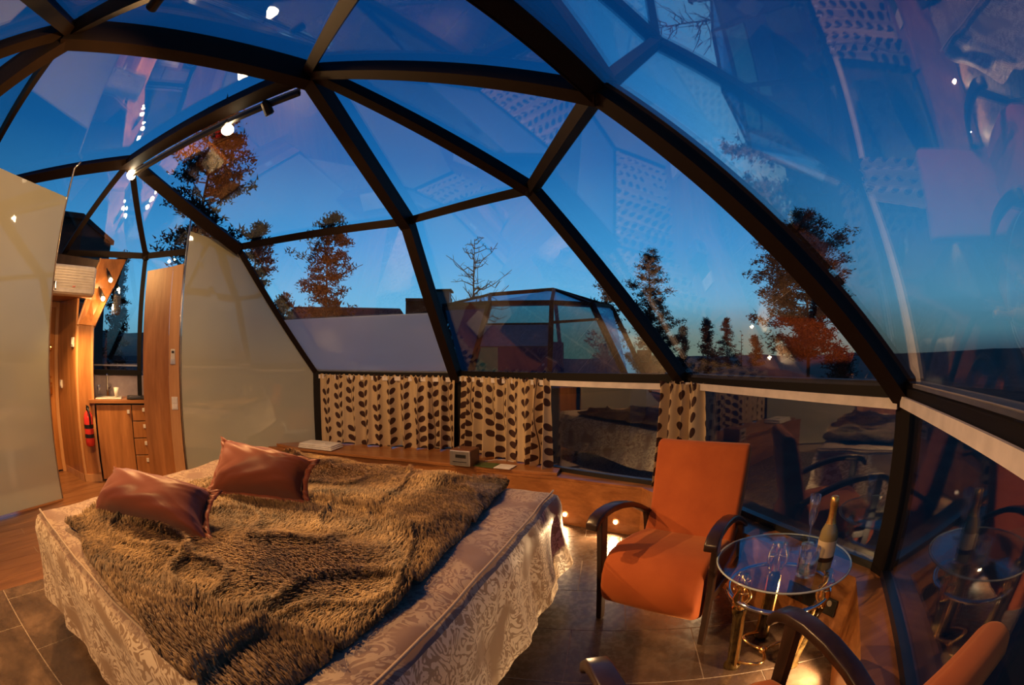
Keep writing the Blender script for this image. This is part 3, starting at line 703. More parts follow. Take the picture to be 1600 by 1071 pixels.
def cover():
    mb = MB(); N = 56
    # top
    def top(i, j):
        p = bq(i, j); ed = min(i, 1 - i, j, 1 - j)
        z = bedz(p.x, p.y) + .012 * math.sin(p.dot(ua) * 16 + 2 * math.sin(p.dot(va) * 7)) * min(1, ed * 12) * .5
        if ed < .03: z -= .03 * (1 - ed / .03) ** 2
        return Vector((p.x, p.y, z))
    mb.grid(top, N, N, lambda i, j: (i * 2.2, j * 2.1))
    # skirt all round, folded
    per = [(i / N, 0) for i in range(N)] + [(1, j / N) for j in range(N)] + [(1 - i / N, 1) for i in range(N)] + [(0, 1 - j / N) for j in range(N)]
    K = 12; c = bq(.5, .5); cols = []; L = 0
    side_n = [(bq(1, 0) - bq(0, 0)).cross(Vector((0, 0, 1))).normalized(), (bq(1, 1) - bq(1, 0)).cross(Vector((0, 0, 1))).normalized(),
              (bq(0, 1) - bq(1, 1)).cross(Vector((0, 0, 1))).normalized(), (bq(0, 0) - bq(0, 1)).cross(Vector((0, 0, 1))).normalized()]
    n = len(per); pts = []
    for m_, (i, j) in enumerate(per):
        sd = m_ // N; fr_ = (m_ % N) / N
        nn = side_n[sd]
        if fr_ < .06: nn = (side_n[sd] * (.5 + fr_ / .12) + side_n[sd - 1] * (.5 - fr_ / .12)).normalized() * (1.35 - fr_ * 5)
        if fr_ > .94: nn = (side_n[sd] * (.5 + (1 - fr_) / .12) + side_n[(sd + 1) % 4] * (.5 - (1 - fr_) / .12)).normalized() * (1.35 - (1 - fr_) * 5)
        pts.append((top(i, j), nn))
    vs = []; uvs = []; hem0 = .17
    for m_ in range(n + 1):
        p, nn = pts[m_ % n]
        if m_: L += (Vector((p.x, p.y, 0)) - Vector((pts[(m_ - 1) % n][0].x, pts[(m_ - 1) % n][0].y, 0))).length
        fold = math.sin(L * 17 + 1.8 * math.sin(L * 3.1)) + .5 * math.sin(L * 31 + 2)
        hem = hem0 + .018 * math.sin(L * 5) + .008 * fold
        for k in range(K + 1):
            q = k / K
            z = p.z * (1 - q) + hem * q
            out = .030 * math.sin(min(q * 5, 1) * PI / 2) + .05 * q + fold * .016 * q ** .7 - .02 * math.sin(q * PI)
            if k == 0: out = 0
            vs.append(Vector((p.x, p.y, z if k else p.z)) + nn * out); uvs.append((L, 3 + q * .45))
    o = len(mb.v)
    mb.add(vs, [(m_ * (K + 1) + k + 1, (m_ + 1) * (K + 1) + k + 1, (m_ + 1) * (K + 1) + k, m_ * (K + 1) + k) for m_ in range(n) for k in range(K)])
    for i, u_ in enumerate(uvs): mb.uv[o + i] = u_
    return mb
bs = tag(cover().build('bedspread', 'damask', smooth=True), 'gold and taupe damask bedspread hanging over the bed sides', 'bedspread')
# corded seam along the foot and near edges
MB().tube([bq(.99, j / 20, bedz(*bq(.99, j / 20).xy) - .004) for j in range(21)], .006, 6).build('piping', 'damask', bs, smooth=True)
MB().tube([bq(j / 20, .012, bedz(*bq(j / 20, .012).xy) - .006) for j in range(21)], .006, 6).build('piping', 'damask', bs, smooth=True)
# fur throw
T00, T10, T11, T01 = Vector((-1.86, 1.02, 0)), Vector((-.50, .50, 0)), Vector((.00, 2.55, 0)), Vector((-1.62, 3.05, 0))
nC_, nD_, nE_ = vnoise(5), vnoise(6), vnoise(7)
def tq(s, t_):
    s = np.asarray(s, float); t_ = np.asarray(t_, float)
    w = [(1 - s) * (1 - t_), s * (1 - t_), s * t_, (1 - s) * t_]
    x = sum(a * p.x for a, p in zip(w, (T00, T10, T11, T01))); y = sum(a * p.y for a, p in zip(w, (T00, T10, T11, T01)))
    # wavy outline
    x = x + .035 * (nC_(t_ * 9 + 3, s * 2) - .5) * (np.abs(s - .5) * 2) ** 2; y = y + .05 * (nC_(s * 8 + 30, t_ * 2 + 9) - .5) * (np.abs(t_ - .5) * 2) ** 2
    rid = np.abs(nD_(x * 2.3 + 11, y * 2.9 + 7) - .5)
    rid2 = np.abs(nC_(x * 4.1 + 31, y * 3.3 + 17) - .5)
    z = ZB + .020 + .040 * np.exp(-(rid / .035) ** 2) + .022 * np.exp(-(rid2 / .03) ** 2) + .022 * nE_(x * 9 + 5, y * 9 + 5)
    ed = np.minimum(np.minimum(s, 1 - s), np.minimum(t_, 1 - t_)); z = z - .012 * np.clip(1 - ed / .03, 0, 1)
    near = np.clip((.02 - t_) / .02, 0, 1)
    return x, y, z
NG_ = 110
ss, tt = np.meshgrid(np.linspace(0, 1, NG_ + 1), np.linspace(0, 1, NG_ + 1)); X, Y, Z = tq(ss.ravel(), tt.ravel())
mb = MB(); mb.v = list(zip(X.tolist(), Y.tolist(), Z.tolist()))
mb.f = [(j * (NG_ + 1) + i, j * (NG_ + 1) + i + 1, (j + 1) * (NG_ + 1) + i + 1, (j + 1) * (NG_ + 1) + i) for j in range(NG_) for i in range(NG_)]
thr = tag(mb.build('fur_throw', 'hide', smooth=True), 'rumpled brown fur throw spread over the bed', 'throw')
NH = 120000
rs = np.random.RandomState(4); s_ = rs.rand(NH); t_ = rs.rand(NH)
ncl = 5200; cs, ct_ = rs.rand(ncl), rs.rand(ncl)
# clump centres on a jittered lattice so tips gather into tufts
gi = 110; ci_ = np.floor(s_ * gi); cj_ = np.floor(t_ * gi)
jx = vnoise(21, 97)(ci_ * 1.0, cj_ * 1.0); jy = vnoise(22, 97)(ci_ * 1.0, cj_ * 1.0)
ccs = (ci_ + .1 + .8 * jx) / gi; cct = (cj_ + .1 + .8 * jy) / gi
x0, y0, zz0 = tq(s_, t_); xc, yc, zc_ = tq(np.clip(ccs, 0, 1), np.clip(cct, 0, 1))
ang = 2 * PI * nD_(x0 * 1.6 + 50, y0 * 1.6 + 50) * .9 - 1.6
fl_ = .025 * (.6 + .8 * rs.rand(NH))
pull = .55
tx = x0 * (1 - pull) + xc * pull + np.cos(ang) * fl_; ty = y0 * (1 - pull) + yc * pull + np.sin(ang) * fl_
tz = zz0 + .010 + .018 * rs.rand(NH)
mx = x0 * .6 + tx * .4; my = y0 * .6 + ty * .4; mz = zz0 + (tz - zz0) * .8 + .003
dx, dy = tx - x0, ty - y0; l_ = np.hypot(dx, dy) + 1e-6; wx, wy = -dy / l_ * .0022, dx / l_ * .0022
P = np.stack([np.stack([x0 - wx, y0 - wy, zz0], 1), np.stack([x0 + wx, y0 + wy, zz0], 1), np.stack([mx + wx * .8, my + wy * .8, mz], 1),
              np.stack([mx - wx * .8, my - wy * .8, mz], 1), np.stack([tx, ty, tz], 1)], 1).reshape(-1, 3)
me = bpy.data.meshes.new('fur'); me.vertices.add(NH * 5); me.vertices.foreach_set('co', P.astype(np.float32).ravel())
idx = (np.arange(NH)[:, None] * 5 + np.array([0, 1, 2, 3, 3, 2, 4])[None, :]).ravel()
me.loops.add(NH * 7); me.loops.foreach_set('vertex_index', idx.astype(np.int32))
me.polygons.add(NH * 2)
st = (np.arange(NH)[:, None] * 7 + np.array([0, 4])[None, :]).ravel(); me.polygons.foreach_set('loop_start', st.astype(np.int32))
me.update(calc_edges=True); me.validate(); me.materials.append(M['fur'])
fo = bpy.data.objects.new('fur', me); C.objects.link(fo); fo.parent = thr; fo['kind'] = 'stuff'

# pillows: four resting corners and a plump middle
def pillow(name, label, cn, th, seed):
    a, b, c, d = [Vector(p) for p in cn]; n = ((b - a).cross(d - a)).normalized(); nf_ = vnoise(seed)
    root = thing(name, label, 'pillow', (0, 0, 0), 0, 'satin pillows at the bed head')
    def pt(i, j, sgn):
        u_, v_ = 2 * i - 1, 2 * j - 1
        # sides drawn in between the corners
        pin = .10
        uu = u_ * (1 - pin * (1 - v_ * v_)); vv_ = v_ * (1 - pin * (1 - u_ * u_))
        ii, jj = (uu + 1) / 2, (vv_ + 1) / 2
        p = (a * (1 - ii) + b * ii) * (1 - jj) + (d * (1 - ii) + c * ii) * jj
        h = (max(0, 1 - u_ ** 4) * max(0, 1 - v_ ** 4)) ** .5
        h *= (1 - .12 * (u_ * u_ + v_ * v_))
        wr = .010 * (float(nf_(i * 3 + 3, j * 3 + 3)) - .5) + .006 * (1 - h) * math.sin((u_ + v_) * 11 + seed)
        wr *= .4 + .6 * h; wr += .006 * (abs(u_ * v_)) ** 1.2 * math.sin(26 * (abs(u_) - abs(v_)) + seed) + .003 * math.sin(9 * u_ + 13 * v_ * v_ + seed) * h
        return p + n * (sgn * th * (h if sgn > 0 else h * .55) + wr)
    mb = MB(); N = 34
    mb.grid(lambda i, j: pt(i, j, 1), N, N); mb.grid(lambda i, j: pt(1 - i, j, -1), N, N)
    mb.build('cushion', 'satin', root, smooth=True)
    fb = MB(); ring = []; out = []
    M_ = 26
    for k in range(4 * M_):
        sd, f = divmod(k, M_); f /= M_
        i, j = ((f, 0), (1, f), (1 - f, 1), (0, 1 - f))[sd]
        p = pt(i, j, 1); cc = (a + b + c + d) / 4
        u_, v_ = 2 * i - 1, 2 * j - 1
        o_ = (p - cc).normalized() * (.035 + .02 * (abs(u_ * v_)) ** 4) + n * .004 * math.sin(k * .35)
        ring.append(p - n * .002); out.append(p + o_)
    K_ = 4 * M_
    fb.add(ring + out, [(k, K_ + k, K_ + (k + 1) % K_, (k + 1) % K_) for k in range(K_)])
    fb.build('flange', 'satin', root, smooth=True, solid=.004)
    return root
pillow('satin_pillow', 'rust-brown satin pillow, the nearer one lying flat by the bed head corner',
       (G(148, 800, .665), G(322, 842, .665), G(330, 770, .80), G(186, 738, .82)), .15, 3)
pillow('satin_pillow', 'rust-brown satin pillow propped up, the farther one against the head end',
       (G(330, 768, .68), G(474, 782, .68), G(486, 722, .88), G(352, 690, .90)), .13, 9)

# ================================================================== ARMCHAIRS
def sweep(mb, prof, x, w, h):
    vs = []
    for k, (y, z) in enumerate(prof):
        y0, z0 = prof[max(k - 1, 0)]; y1, z1_ = prof[min(k + 1, len(prof) - 1)]
        d = Vector((0, y1 - y0, z1_ - z0)).normalized(); n = Vector((0, -d.z, d.y))
        hh = h[k] if isinstance(h, list) else h
        vs += [Vector((x + a * w / 2, y, z)) + n * b * hh / 2 for a, b in ((-1, -1), (1, -1), (1, 1), (-1, 1))]
    m = len(prof); fs = [(k * 4 + i, k * 4 + (i + 1) % 4, (k + 1) * 4 + (i + 1) % 4, (k + 1) * 4 + i) for k in range(m - 1) for i in range(4)]
    fs += [(3, 2, 1, 0), tuple(range((m - 1) * 4, m * 4))]
    return mb.add(vs, fs)
def yz_prism(mb, poly, x0, x1, x0b=None):
    n = len(poly)
    return mb.add([(x0, y, z) for y, z in poly] + [(x1, y, z) for y, z in poly],
                  [tuple(range(n)), tuple(reversed(range(n, 2 * n)))] + [(i, n + i, n + (i + 1) % n, (i + 1) % n) for i in range(n)])
def armchair(label, loc, rz):
    t_ = thing('armchair', label, 'armchair', loc, rz, 'orange armchairs by the table')
    seat = [(-.345, .17), (-.365, .24), (-.362, .32), (-.34, .385), (-.29, .43), (-.21, .448), (-.05, .44), (.12, .41), (.27, .38), (.31, .30), (.25, .20), (.0, .145), (-.25, .125)]
    s = yz_prism(MB(), seat, -.255, .255).build('seat', 'suede', t_, bevel=.03, segs=4)
    back = [(.10, .38), (.20, .30), (.29, .40), (.33, .60), (.375, .84), (.365, .88), (.32, .892), (.28, .875), (.23, .70), (.18, .50)]
    mb = MB(); n = len(back); wd = lambda z: .25 + .025 * (z - .3) / .6
    mb.add([(-wd(z), y, z) for y, z in back] + [(wd(z), y, z) for y, z in back],
           [tuple(range(n)), tuple(reversed(range(n, 2 * n)))] + [(i, n + i, n + (i + 1) % n, (i + 1) % n) for i in range(n)])
    mb.build('backrest', 'suede', t_, bevel=.03, segs=4)
    arm = [(-.405, .565), (-.40, .590), (-.375, .613), (-.33, .627), (-.25, .632), (-.15, .622), (-.04, .595), (.06, .555), (.16, .505), (.24, .46)]
    hh = [.020, .034, .038, .036, .034, .032, .030, .028, .026, .024]
    for sx in (-1, 1):
        x = sx * .285
        sweep(MB(), arm, x, .062, hh).build('armrest', 'darkwood', t_, bevel=.008, segs=3)
        sweep(MB(), [(-.265, .0), (-.28, .2), (-.30, .42), (-.315, .615)], x, .030, [.040, .048, .052, .058]).build('leg', 'darkwood', t_, bevel=.004)
        sweep(MB(), [(.40, .0), (.31, .2), (.24, .36), (.20, .49)], x, .030, [.036, .046, .050, .046]).build('leg', 'darkwood', t_, bevel=.004)
        sweep(MB(), [(-.28, .27), (.0, .25), (.29, .23)], x, .024, .05).build('side_rail', 'darkwood', t_, bevel=.004)
        for y in (-.265, .40): MB().lathe([(.012, 0), (.012, .008)], (x, y, -.0005), 10).build('foot_pad', 'silver', t_)
    return t_
armchair('orange suede armchair facing the camera beyond the glass table', (.84, 2.05, .001), R(-41.3))
armchair('orange suede armchair at the lower right, seen from behind its back', (.52, .54, .001), R(186))

# ================================================================== GLASS TABLE
TC = Vector((1.11, 1.445, 0))
tb = thing('glass_table', 'round glass table with ornate brass legs between the armchairs', 'table', TC)
MB().lathe([(.0, .508), (.298, .508), (.303, .511), (.303, .517), (.298, .520), (.0, .520)], (0, 0, 0), 64, False).build('table_top', 'tabletop', tb, smooth=False)
MB().tube([(.3035 * math.cos(a), .3035 * math.sin(a), .514) for a in [2 * PI * k / 64 for k in range(64)]], .0042, 6, closed=True).build('edge_band', plain('pale_glass_edge', (.50, .58, .56), .12), tb, smooth=True)
MB().tube([(.235 * math.cos(a), .235 * math.sin(a), .385) for a in [2 * PI * k / 48 for k in range(48)]], .0105, 8, closed=True).build('ring', 'chrome', tb, smooth=True)
L1_ = G(1168, 935, .38) - TC; R1_ = G(1285, 935, .38) - TC
angs = [math.atan2(L1_.y, L1_.x), math.atan2(R1_.y, R1_.x)]
angs.append((angs[0] + angs[1]) / 2 + (PI if abs(angs[0] - angs[1]) < PI else 0))
for k, a in enumerate(angs):
    d = Vector((math.cos(a), math.sin(a), 0)); sdv = Vector((-d.y, d.x, 0))
    lg = MB().tube([d * .165 + Vector((0, 0, z)) + d * .045 * (z / .36) for z in (.0, .012, .03, .05, .18, .30, .33, .36)], [.040, .040, .030, .027, .027, .027, .034, .020], 14).build('leg', 'marble', tb, smooth=True)
    MB().tube([d * .17 + Vector((0, 0, .02)) + sdv * .029, d * .205 + Vector((0, 0, .34)) + sdv * .029], .0075, 6).build('gold_rod', 'brass', lg)
    MB().tube([d * .17 + Vector((0, 0, .02)) - sdv * .029, d * .205 + Vector((0, 0, .34)) - sdv * .029], .0075, 6).build('gold_rod', 'brass', lg)
    # scrolled gilt figure between column and glass
    fg = MB(); c0 = d * .215
    fg.tube([c0 + Vector((0, 0, .345)), c0 + Vector((0, 0, .36)), c0 + Vector((0, 0, .40)) + d * .012, c0 + Vector((0, 0, .445)), c0 + Vector((0, 0, .475)), c0 + Vector((0, 0, .505))], [.030, .022, .026, .015, .020, .016], 10)
    for sg in (-1, 1):
        fg.tube([c0 + sdv * sg * (.018 + .028 * math.sin(q * PI)) + d * .014 * math.cos(q * 7) + Vector((0, 0, .35 + .15 * q)) for q in [i / 12 for i in range(13)]], [.009 - .0035 * abs(q - .5) for q in [i / 12 for i in range(13)]], 7)
        fg.tube([c0 + sdv * sg * .02 + (d * math.cos(q) + sdv * math.sin(q) * sg) * (.026 - .0022 * q) + Vector((0, 0, .43 + .004 * q)) for q in [i * .55 for i in range(15)]], .0055, 6)
        fg.ball(c0 + sdv * sg * .03 + Vector((0, 0, .495)), .012, 6); fg.ball(c0 + sdv * sg * .03 + Vector((0, 0, .37)), .011, 6)
    fg.ball(c0 + d * .02 + Vector((0, 0, .462)), .017, 7)
    fg.build('figure', 'brass', tb, smooth=True)
    # hoop foot brace
    hp_ = [d * (.165 - .165 * q) + sdv * .10 * math.sin(q * PI) + Vector((0, 0, .028 + .02 * math.sin(q * PI))) for q in [i / 14 for i in range(15)]]
    MB().tube(hp_, .0085, 8).build('foot_brace', 'brass', tb, smooth=True)
MB().ball((0, 0, .03), .022, 8).build('hub', 'brass', tb, smooth=True)
# objects on the table
fp_ = Vector((1.285, 1.52, .521))
gl_ = thing('champagne_flute', 'empty champagne flute behind the bottle on the glass table', 'glass', fp_)
MB().lathe([(.032, 0), (.031, .003), (.006, .006), (.0035, .012), (.0035, .085)], (0, 0, 0), 20).build('stem', 'clear', gl_, smooth=True)
MB().lathe([(.0035, .085), (.012, .098), (.022, .13), (.027, .18), (.026, .235), (.0245, .235), (.0255, .18), (.020, .13), (.010, .10), (.001, .094)], (0, 0, 0), 24, False).build('bowl', 'clear', gl_, smooth=True)
bt = thing('champagne_bottle', 'gold-necked champagne bottle standing on the glass table', 'bottle', (1.195, 1.285, .521))
MB().lathe([(.0, .004), (.036, .0), (.040, .006), (.0405, .135), (.036, .165), (.022, .195), (.016, .215), (.0145, .24)], (0, 0, 0), 26).build('glass_body', plain('olive_bottle_glass', (.34, .27, .13), .08, 0, .05, 12, Transmission_Weight=.25), bt, smooth=True)
MB().lathe([(.0235, .190), (.018, .212), (.0165, .235), (.0165, .262), (.0185, .268), (.0185, .282), (.017, .300), (.012, .304), (.0, .305)], (0, 0, 0), 22, False).build('gold_foil', 'gold', bt, smooth=True)
lbm = plain('pale_gold_label', (.62, .50, .33), .5)
MB().lathe([(.0411, .06), (.0411, .128)], (0, 0, 0), 26, False).build('label', lbm, bt, smooth=True)
MB().lathe([(.0414, .040), (.0414, .060)], (0, 0, 0), 26, False).build('label_band', 'darkwood', bt, smooth=True)
tp = thing('water_tumbler', 'straight glass tumbler beside the champagne bottle', 'glass', (1.098, 1.275, .521))
MB().lathe([(.0, .0), (.041, .0), (.043, .004), (.045, .115), (.043, .115), (.0405, .014), (.0, .012)], (0, 0, 0), 28, False).build('tumbler_wall', 'clear', tp, smooth=True)
MB().lathe([(.0, .013), (.039, .013), (.040, .028), (.0, .028)], (0, 0, 0), 24, False).build('blue_base', plain('blue_glass_base', (.05, .20, .42), .1), tp, smooth=True)

# ================================================================== LEDGE ITEMS, SOCKETS, LEDS
tw = thing('folded_towel', 'folded white towel on the ledge beside the frosted partition', 'towel', (-1.98, 4.32, ZL + .029), R(-8))
for k in range(3): MB().box((.0, 0, .012 + k * .017), (.42 - k * .01, .26 - k * .01, .016)).build('fold', 'paper', tw, bevel=.007, segs=3)
tag(MB().box((-1.92, 4.27, ZL + .088), (.05, .03, .012), .3).build('soap', 'white', bevel=.004), 'tiny wrapped soap on top of the folded towel', 'soap')
pcl = G(702, 728, ZL + .03); pcr = G(731, 731, ZL + .03); cx_ = (pcr - pcl).normalized(); rzc = math.atan2(cx_.y, cx_.x)
rd = thing('clock_radio', 'small silver-faced clock radio on the wooden ledge', 'radio', (pcl.x, pcl.y, ZL + .0285), rzc)
MB().box((.10, .11, .075), (.20, .20, .145)).build('case', wood('radio_case_wood', (.10, .035, .018), (.2, .08, .035), .35, (3, 14, 14)), rd, bevel=.012, segs=3)
MB().box((.10, .006, .075), (.19, .012, .135)).build('front_plate', 'silver', rd, bevel=.006)
MB().box((.11, -.002, .095), (.095, .006, .028)).build('display', 'black', rd)
MB().box((.10, -.002, .045), (.13, .006, .006)).build('slot', 'black', rd)
MB().lathe([(.012, .148), (.012, .156)], (.05, .1, 0), 12).build('button', 'silver', rd)
bk = G(776, 729, ZL + .03)
br_ = thing('open_brochure', 'green open booklet on the ledge beside the clock radio', 'booklet', (bk.x, bk.y, ZL + .029), R(-24))
gm = plain('green_cover', (.07, .12, .03), .4)
MB().box((-.10, 0, .004), (.20, .16, .006), 0).build('left_page', gm, br_, bevel=.001)
MB().box((.08, 0, .006), (.15, .16, .004), .03).build('right_page', 'paper', br_, bevel=.001)
tag(MB().tube([G(757, 721, ZL + .033), G(772, 719, ZL + .033), G(788, 719, ZL + .033), G(803, 722, ZL + .033)], .003, 6).build('power_cable', 'paper', smooth=True), 'thin white cable lying behind the green booklet', 'cable')
def on_riser(i, x, y): return onwall(x, y, (RIS[i].x, RIS[i].y), (RIS[i + 1].x, RIS[i + 1].y))
LEDS = [(3, 883, 804, 'round LED light in the riser beside the bed foot'), (3, 962, 816, 'round LED light in the riser behind the armchair arm'),
        (4, 1108, 905, 'round LED light in the riser behind the right chair leg'), (5, 1312, 1034, 'round LED light in the riser behind the glass table')]
for i, x, y, lab in LEDS:
    p = on_riser(i, x, y); p.z = min(max(p.z, .06), .14)
    d = (RIS[i + 1] - RIS[i]).normalized(); n = Vector((-d.y, d.x, 0)); n = n if n.dot(Vector((-1.6, 1.6, 0)) - p) > 0 else -n
    q = p + n * .005
    o = tag(MB().tube([q, q + n * .004], .016, 14).build('led_spot', 'led'), lab, 'LED light', 'LED lights in the riser')
    MB().tube([q - n * .002, q + n * .006], [.021, .019], 14, caps=False).build('bezel', 'chrome', o)
    lamp('led_lamp', 'SPOT', q + n * .02, 34, (1, .62, .30), q + n - Vector((0, 0, .35)), .012, 130, .8)
for k, (x, y, nsk) in enumerate(((1250, 942, 4), (1292, 962, 1))):
    p = on_riser(4, x, y); d = (RIS[5] - RIS[4]).normalized(); n = Vector((-d.y, d.x, 0)); n = n if n.dot(Vector((-1.6, 1.6, 0)) - p) > 0 else -n
    p.z = .21
    so = thing('socket_panel', ['black power socket panel in the riser under the glass table', 'small black switch plate in the riser next to the corner'][k], 'socket', p + n * .005, math.atan2(d.y, d.x))
    MB().box((0, 0, 0), (.20 if k == 0 else .09, .012, .09)).build('plate', 'black', so, bevel=.004)
    for q in range(nsk):
        MB().tube([((q % 2 - .5) * .07 + (-.03 if nsk > 1 else .035), -.008, (.02 if q < 2 else -.022)), ((q % 2 - .5) * .07 + (-.03 if nsk > 1 else .035), .008, (.02 if q < 2 else -.022))], .016, 12).build('outlet', 'silver' if nsk == 1 else 'darkwood', so)

# ================================================================== CURTAINS
def curtain(a, b, cloth, label, seed, gather=1.0, u0=0.0, swell=0.0):
    a, b = Vector(a), Vector(b); L = (b - a).length; d = (b - a) / L; n = Vector((-d.y, d.x, 0))
    n = n if n.dot(Vector((-1.6, 1.6, 0)) - Vector((a.x, a.y, 0))) > 0 else -n
    zt, zb = z1 + .01, ZL + .04; nf_ = vnoise(seed); freq = 2 * PI * cloth / .155
    def f(i, j):
        z = zt - (zt - zb) * j
        ph = i * freq * .72 + 6.5 * float(nf_(i * 4 + 1, 2)) + .5 * j * math.sin(i * 9)
        amp = (.022 + .036 * j) * (.25 + 1.6 * float(nf_(i * 7 + 9, 7)))
        off = amp * math.sin(ph) + .006 * math.sin(ph * 2.3 + j)
        if j < .09: off += .012 * math.sin(i * freq * 3.1) * (1 - j / .09); 
        lat = (i - .5) * L * (1 + (gather - 1) * j) + .012 * math.cos(ph) * (.3 + j)
        z += .010 * math.sin(ph * .5) * j - .012 * j * float(nf_(i * 11, 3)) + (.012 * math.sin(i * freq * 1.7) if j == 0 else 0)
        return (a + b) / 2 + d * lat + n * (off + .075 + swell * j) + Vector((0, 0, z - (a.z + b.z) / 2))
    mb = MB(); mb.grid(f, int(cloth * 80), 26, lambda i, j: (u0 + i * cloth, (1 - j) * (zt - zb)))
    o = mb.build('curtain', 'curtain', smooth=True)
    return tag(o, label, 'curtain', 'short leaf-print curtains')
def along(p, q, x):   # point of a window line seen at picture column x
    return onwall(x, 600, (p.x, p.y), (q.x, q.y)).xy.to_3d()
curtain(along(P1, P2, 506), along(P1, P2, 714), 2.4, 'widest leaf-print curtain, between the frosted partition and dark post', 31)
curtain(along(P2, P3, 731), along(P2, P3, 868), 1.9, 'leaf-print curtain right of the dark post, behind the clock radio', 32, 1.03, .13)
curtain(along(P3, P2, 1043), along(P3, P4, 1108) , .95, 'narrow bunched leaf-print curtain behind the orange armchair', 33, 1.0, .31)

# ================================================================== OUTSIDE
# terrain: heath round the igloo, a hill to the left, the fell horizon far off
nT, nT2 = vnoise(11), vnoise(12)
rads = [.3, 3, 5.2, 7, 9, 11.5, 14, 17, 21, 27, 36, 50, 70, 100, 150, 230, 400, 900]; NAz = 180
tv_, tf_ = [], []
for ri, r in enumerate(rads):
    for k in range(NAz):
        a = 2 * PI * k / NAz; az = math.degrees(a); az = az - 360 if az > 180 else az
        x, y = r * math.sin(a) - 1.0, r * math.cos(a) + 1.0
        z = -.45 + .25 * (float(nT(x * .25 + 30, y * .25 + 30)) - .5)
        if 10 < r < 24: z += 1.5 * math.exp(-((az - 36) / 13) ** 2) * math.exp(-((r - 16) / 4.5) ** 2)
        z += 6.4 * math.exp(-((r - 85) / 30) ** 2) * (1 / (1 + math.exp((az - 1) / 3.2))) * (.86 + .28 * float(nT2(az * .3 + 60, 3)))
        if r > 90 and az > -5: z += -r * .012 + (r > 300) * (r * .0128 + 3.5 * float(nT2(az * .22 + 60, 9)))
        elif r > 300: z += r * .012
        tv_.append((x, y, z))
for ri in range(len(rads) - 1):
    for k in range(NAz): tf_.append((ri * NAz + k, ri * NAz + (k + 1) % NAz, (ri + 1) * NAz + (k + 1) % NAz, (ri + 1) * NAz + k))
mb = MB(); mb.v = tv_; mb.f = [tuple(reversed(f)) for f in tf_]
tag(mb.build('ground', 'ground', smooth=True), kind='structure')
# neighbouring glass igloo
ig = thing('neighbour_igloo', 'neighbouring glass igloo with dark lower walls, beyond the window', 'building', (0, 0, 0))
IC = Vector((.35, 12.2, 0))
lo = [V(690, 585, 9.8), V(728, 585, 8.6), V(858, 585, 8.4), V(985, 585, 9.6), V(1010, 585, 12.5), V(880, 585, 15), V(700, 585, 14)]
lo = [xy(p, .75) for p in lo]
hi = [V(694, 478, 11.2), V(765, 474, 10.2), V(862, 473, 10.1), V(925, 476, 10.9), V(955, 480, 12.2), V(868, 475, 13.5), V(740, 477, 13.2)]
tp1, tp2 = V(765, 461, 12.0), V(866, 453, 11.8)
MB().prism([(p.x, p.y) for p in lo], -.5, .75).build('lower_wall', 'farwood', ig)
fr_ = MB(); n = len(lo)
for k in range(n):
    fr_.bar(lo[k], hi[k], .10, .12); fr_.bar(hi[k], hi[(k + 1) % n], .09, .1); fr_.bar(lo[k], lo[(k + 1) % n], .09, .12)
    fr_.bar(hi[k], tp1 if k in (0, 1, 6) else tp2, .08, .08)
fr_.bar(tp1, tp2, .1, .1)
mid = [lo[k] * .45 + hi[k] * .55 for k in range(n)]
fr_.bar(lo[1].lerp(hi[1], .72), lo[2].lerp(hi[2], .72), .06, .06); fr_.bar(lo[2].lerp(hi[2], .74), lo[3].lerp(hi[3], .80), .06, .06)
fr_.build('frame', 'beam', ig)
tg = glass_mat('neighbour_glass', .10, (.62, .78, .78))
for k in range(n):
    MB().slab([lo[k], lo[(k + 1) % n], hi[(k + 1) % n], hi[k]], .02).build('window_pane', tg, ig)
    a_, b_ = hi[k], hi[(k + 1) % n]; ta = tp1 if k in (0, 1, 6) else tp2; tb_ = tp1 if (k + 1) % n in (0, 1, 6) else tp2
    MB().slab([a_, b_, tb_] if ta == tb_ else [a_, b_, tb_, ta], .02).build('roof_pane', tg, ig)
MB().slab([lo[1].lerp(hi[1], .46), lo[2].lerp(hi[2], .46), lo[2].lerp(hi[2], .71), lo[1].lerp(hi[1], .71)], .03).build('lower_screen', plain('grey_screen', (.20, .21, .23), .8), ig)
gb = V(755, 545, 9.9)
MB().box((gb.x - .15, gb.y + .6, 1.25), (.9, .05, .9)).build('lit_panel', emit('dim_green_interior', (.30, .36, .12), .12), ig)
MB().slab([lo[0], lo[1], hi[1], hi[0]], .05).build('side_wall', 'farwood', ig)
MB().ball(V(773, 541, 9.3), .018, 6).build('lamp', emit('neighbour_lamp', (1, .9, .5), 12), ig)
MB().slab([xy(lo[6], .75), xy(lo[5], .75), xy(lo[5], 1.9), xy(lo[6], 2.1)], .1).build('rear_wall', 'farwood', ig)
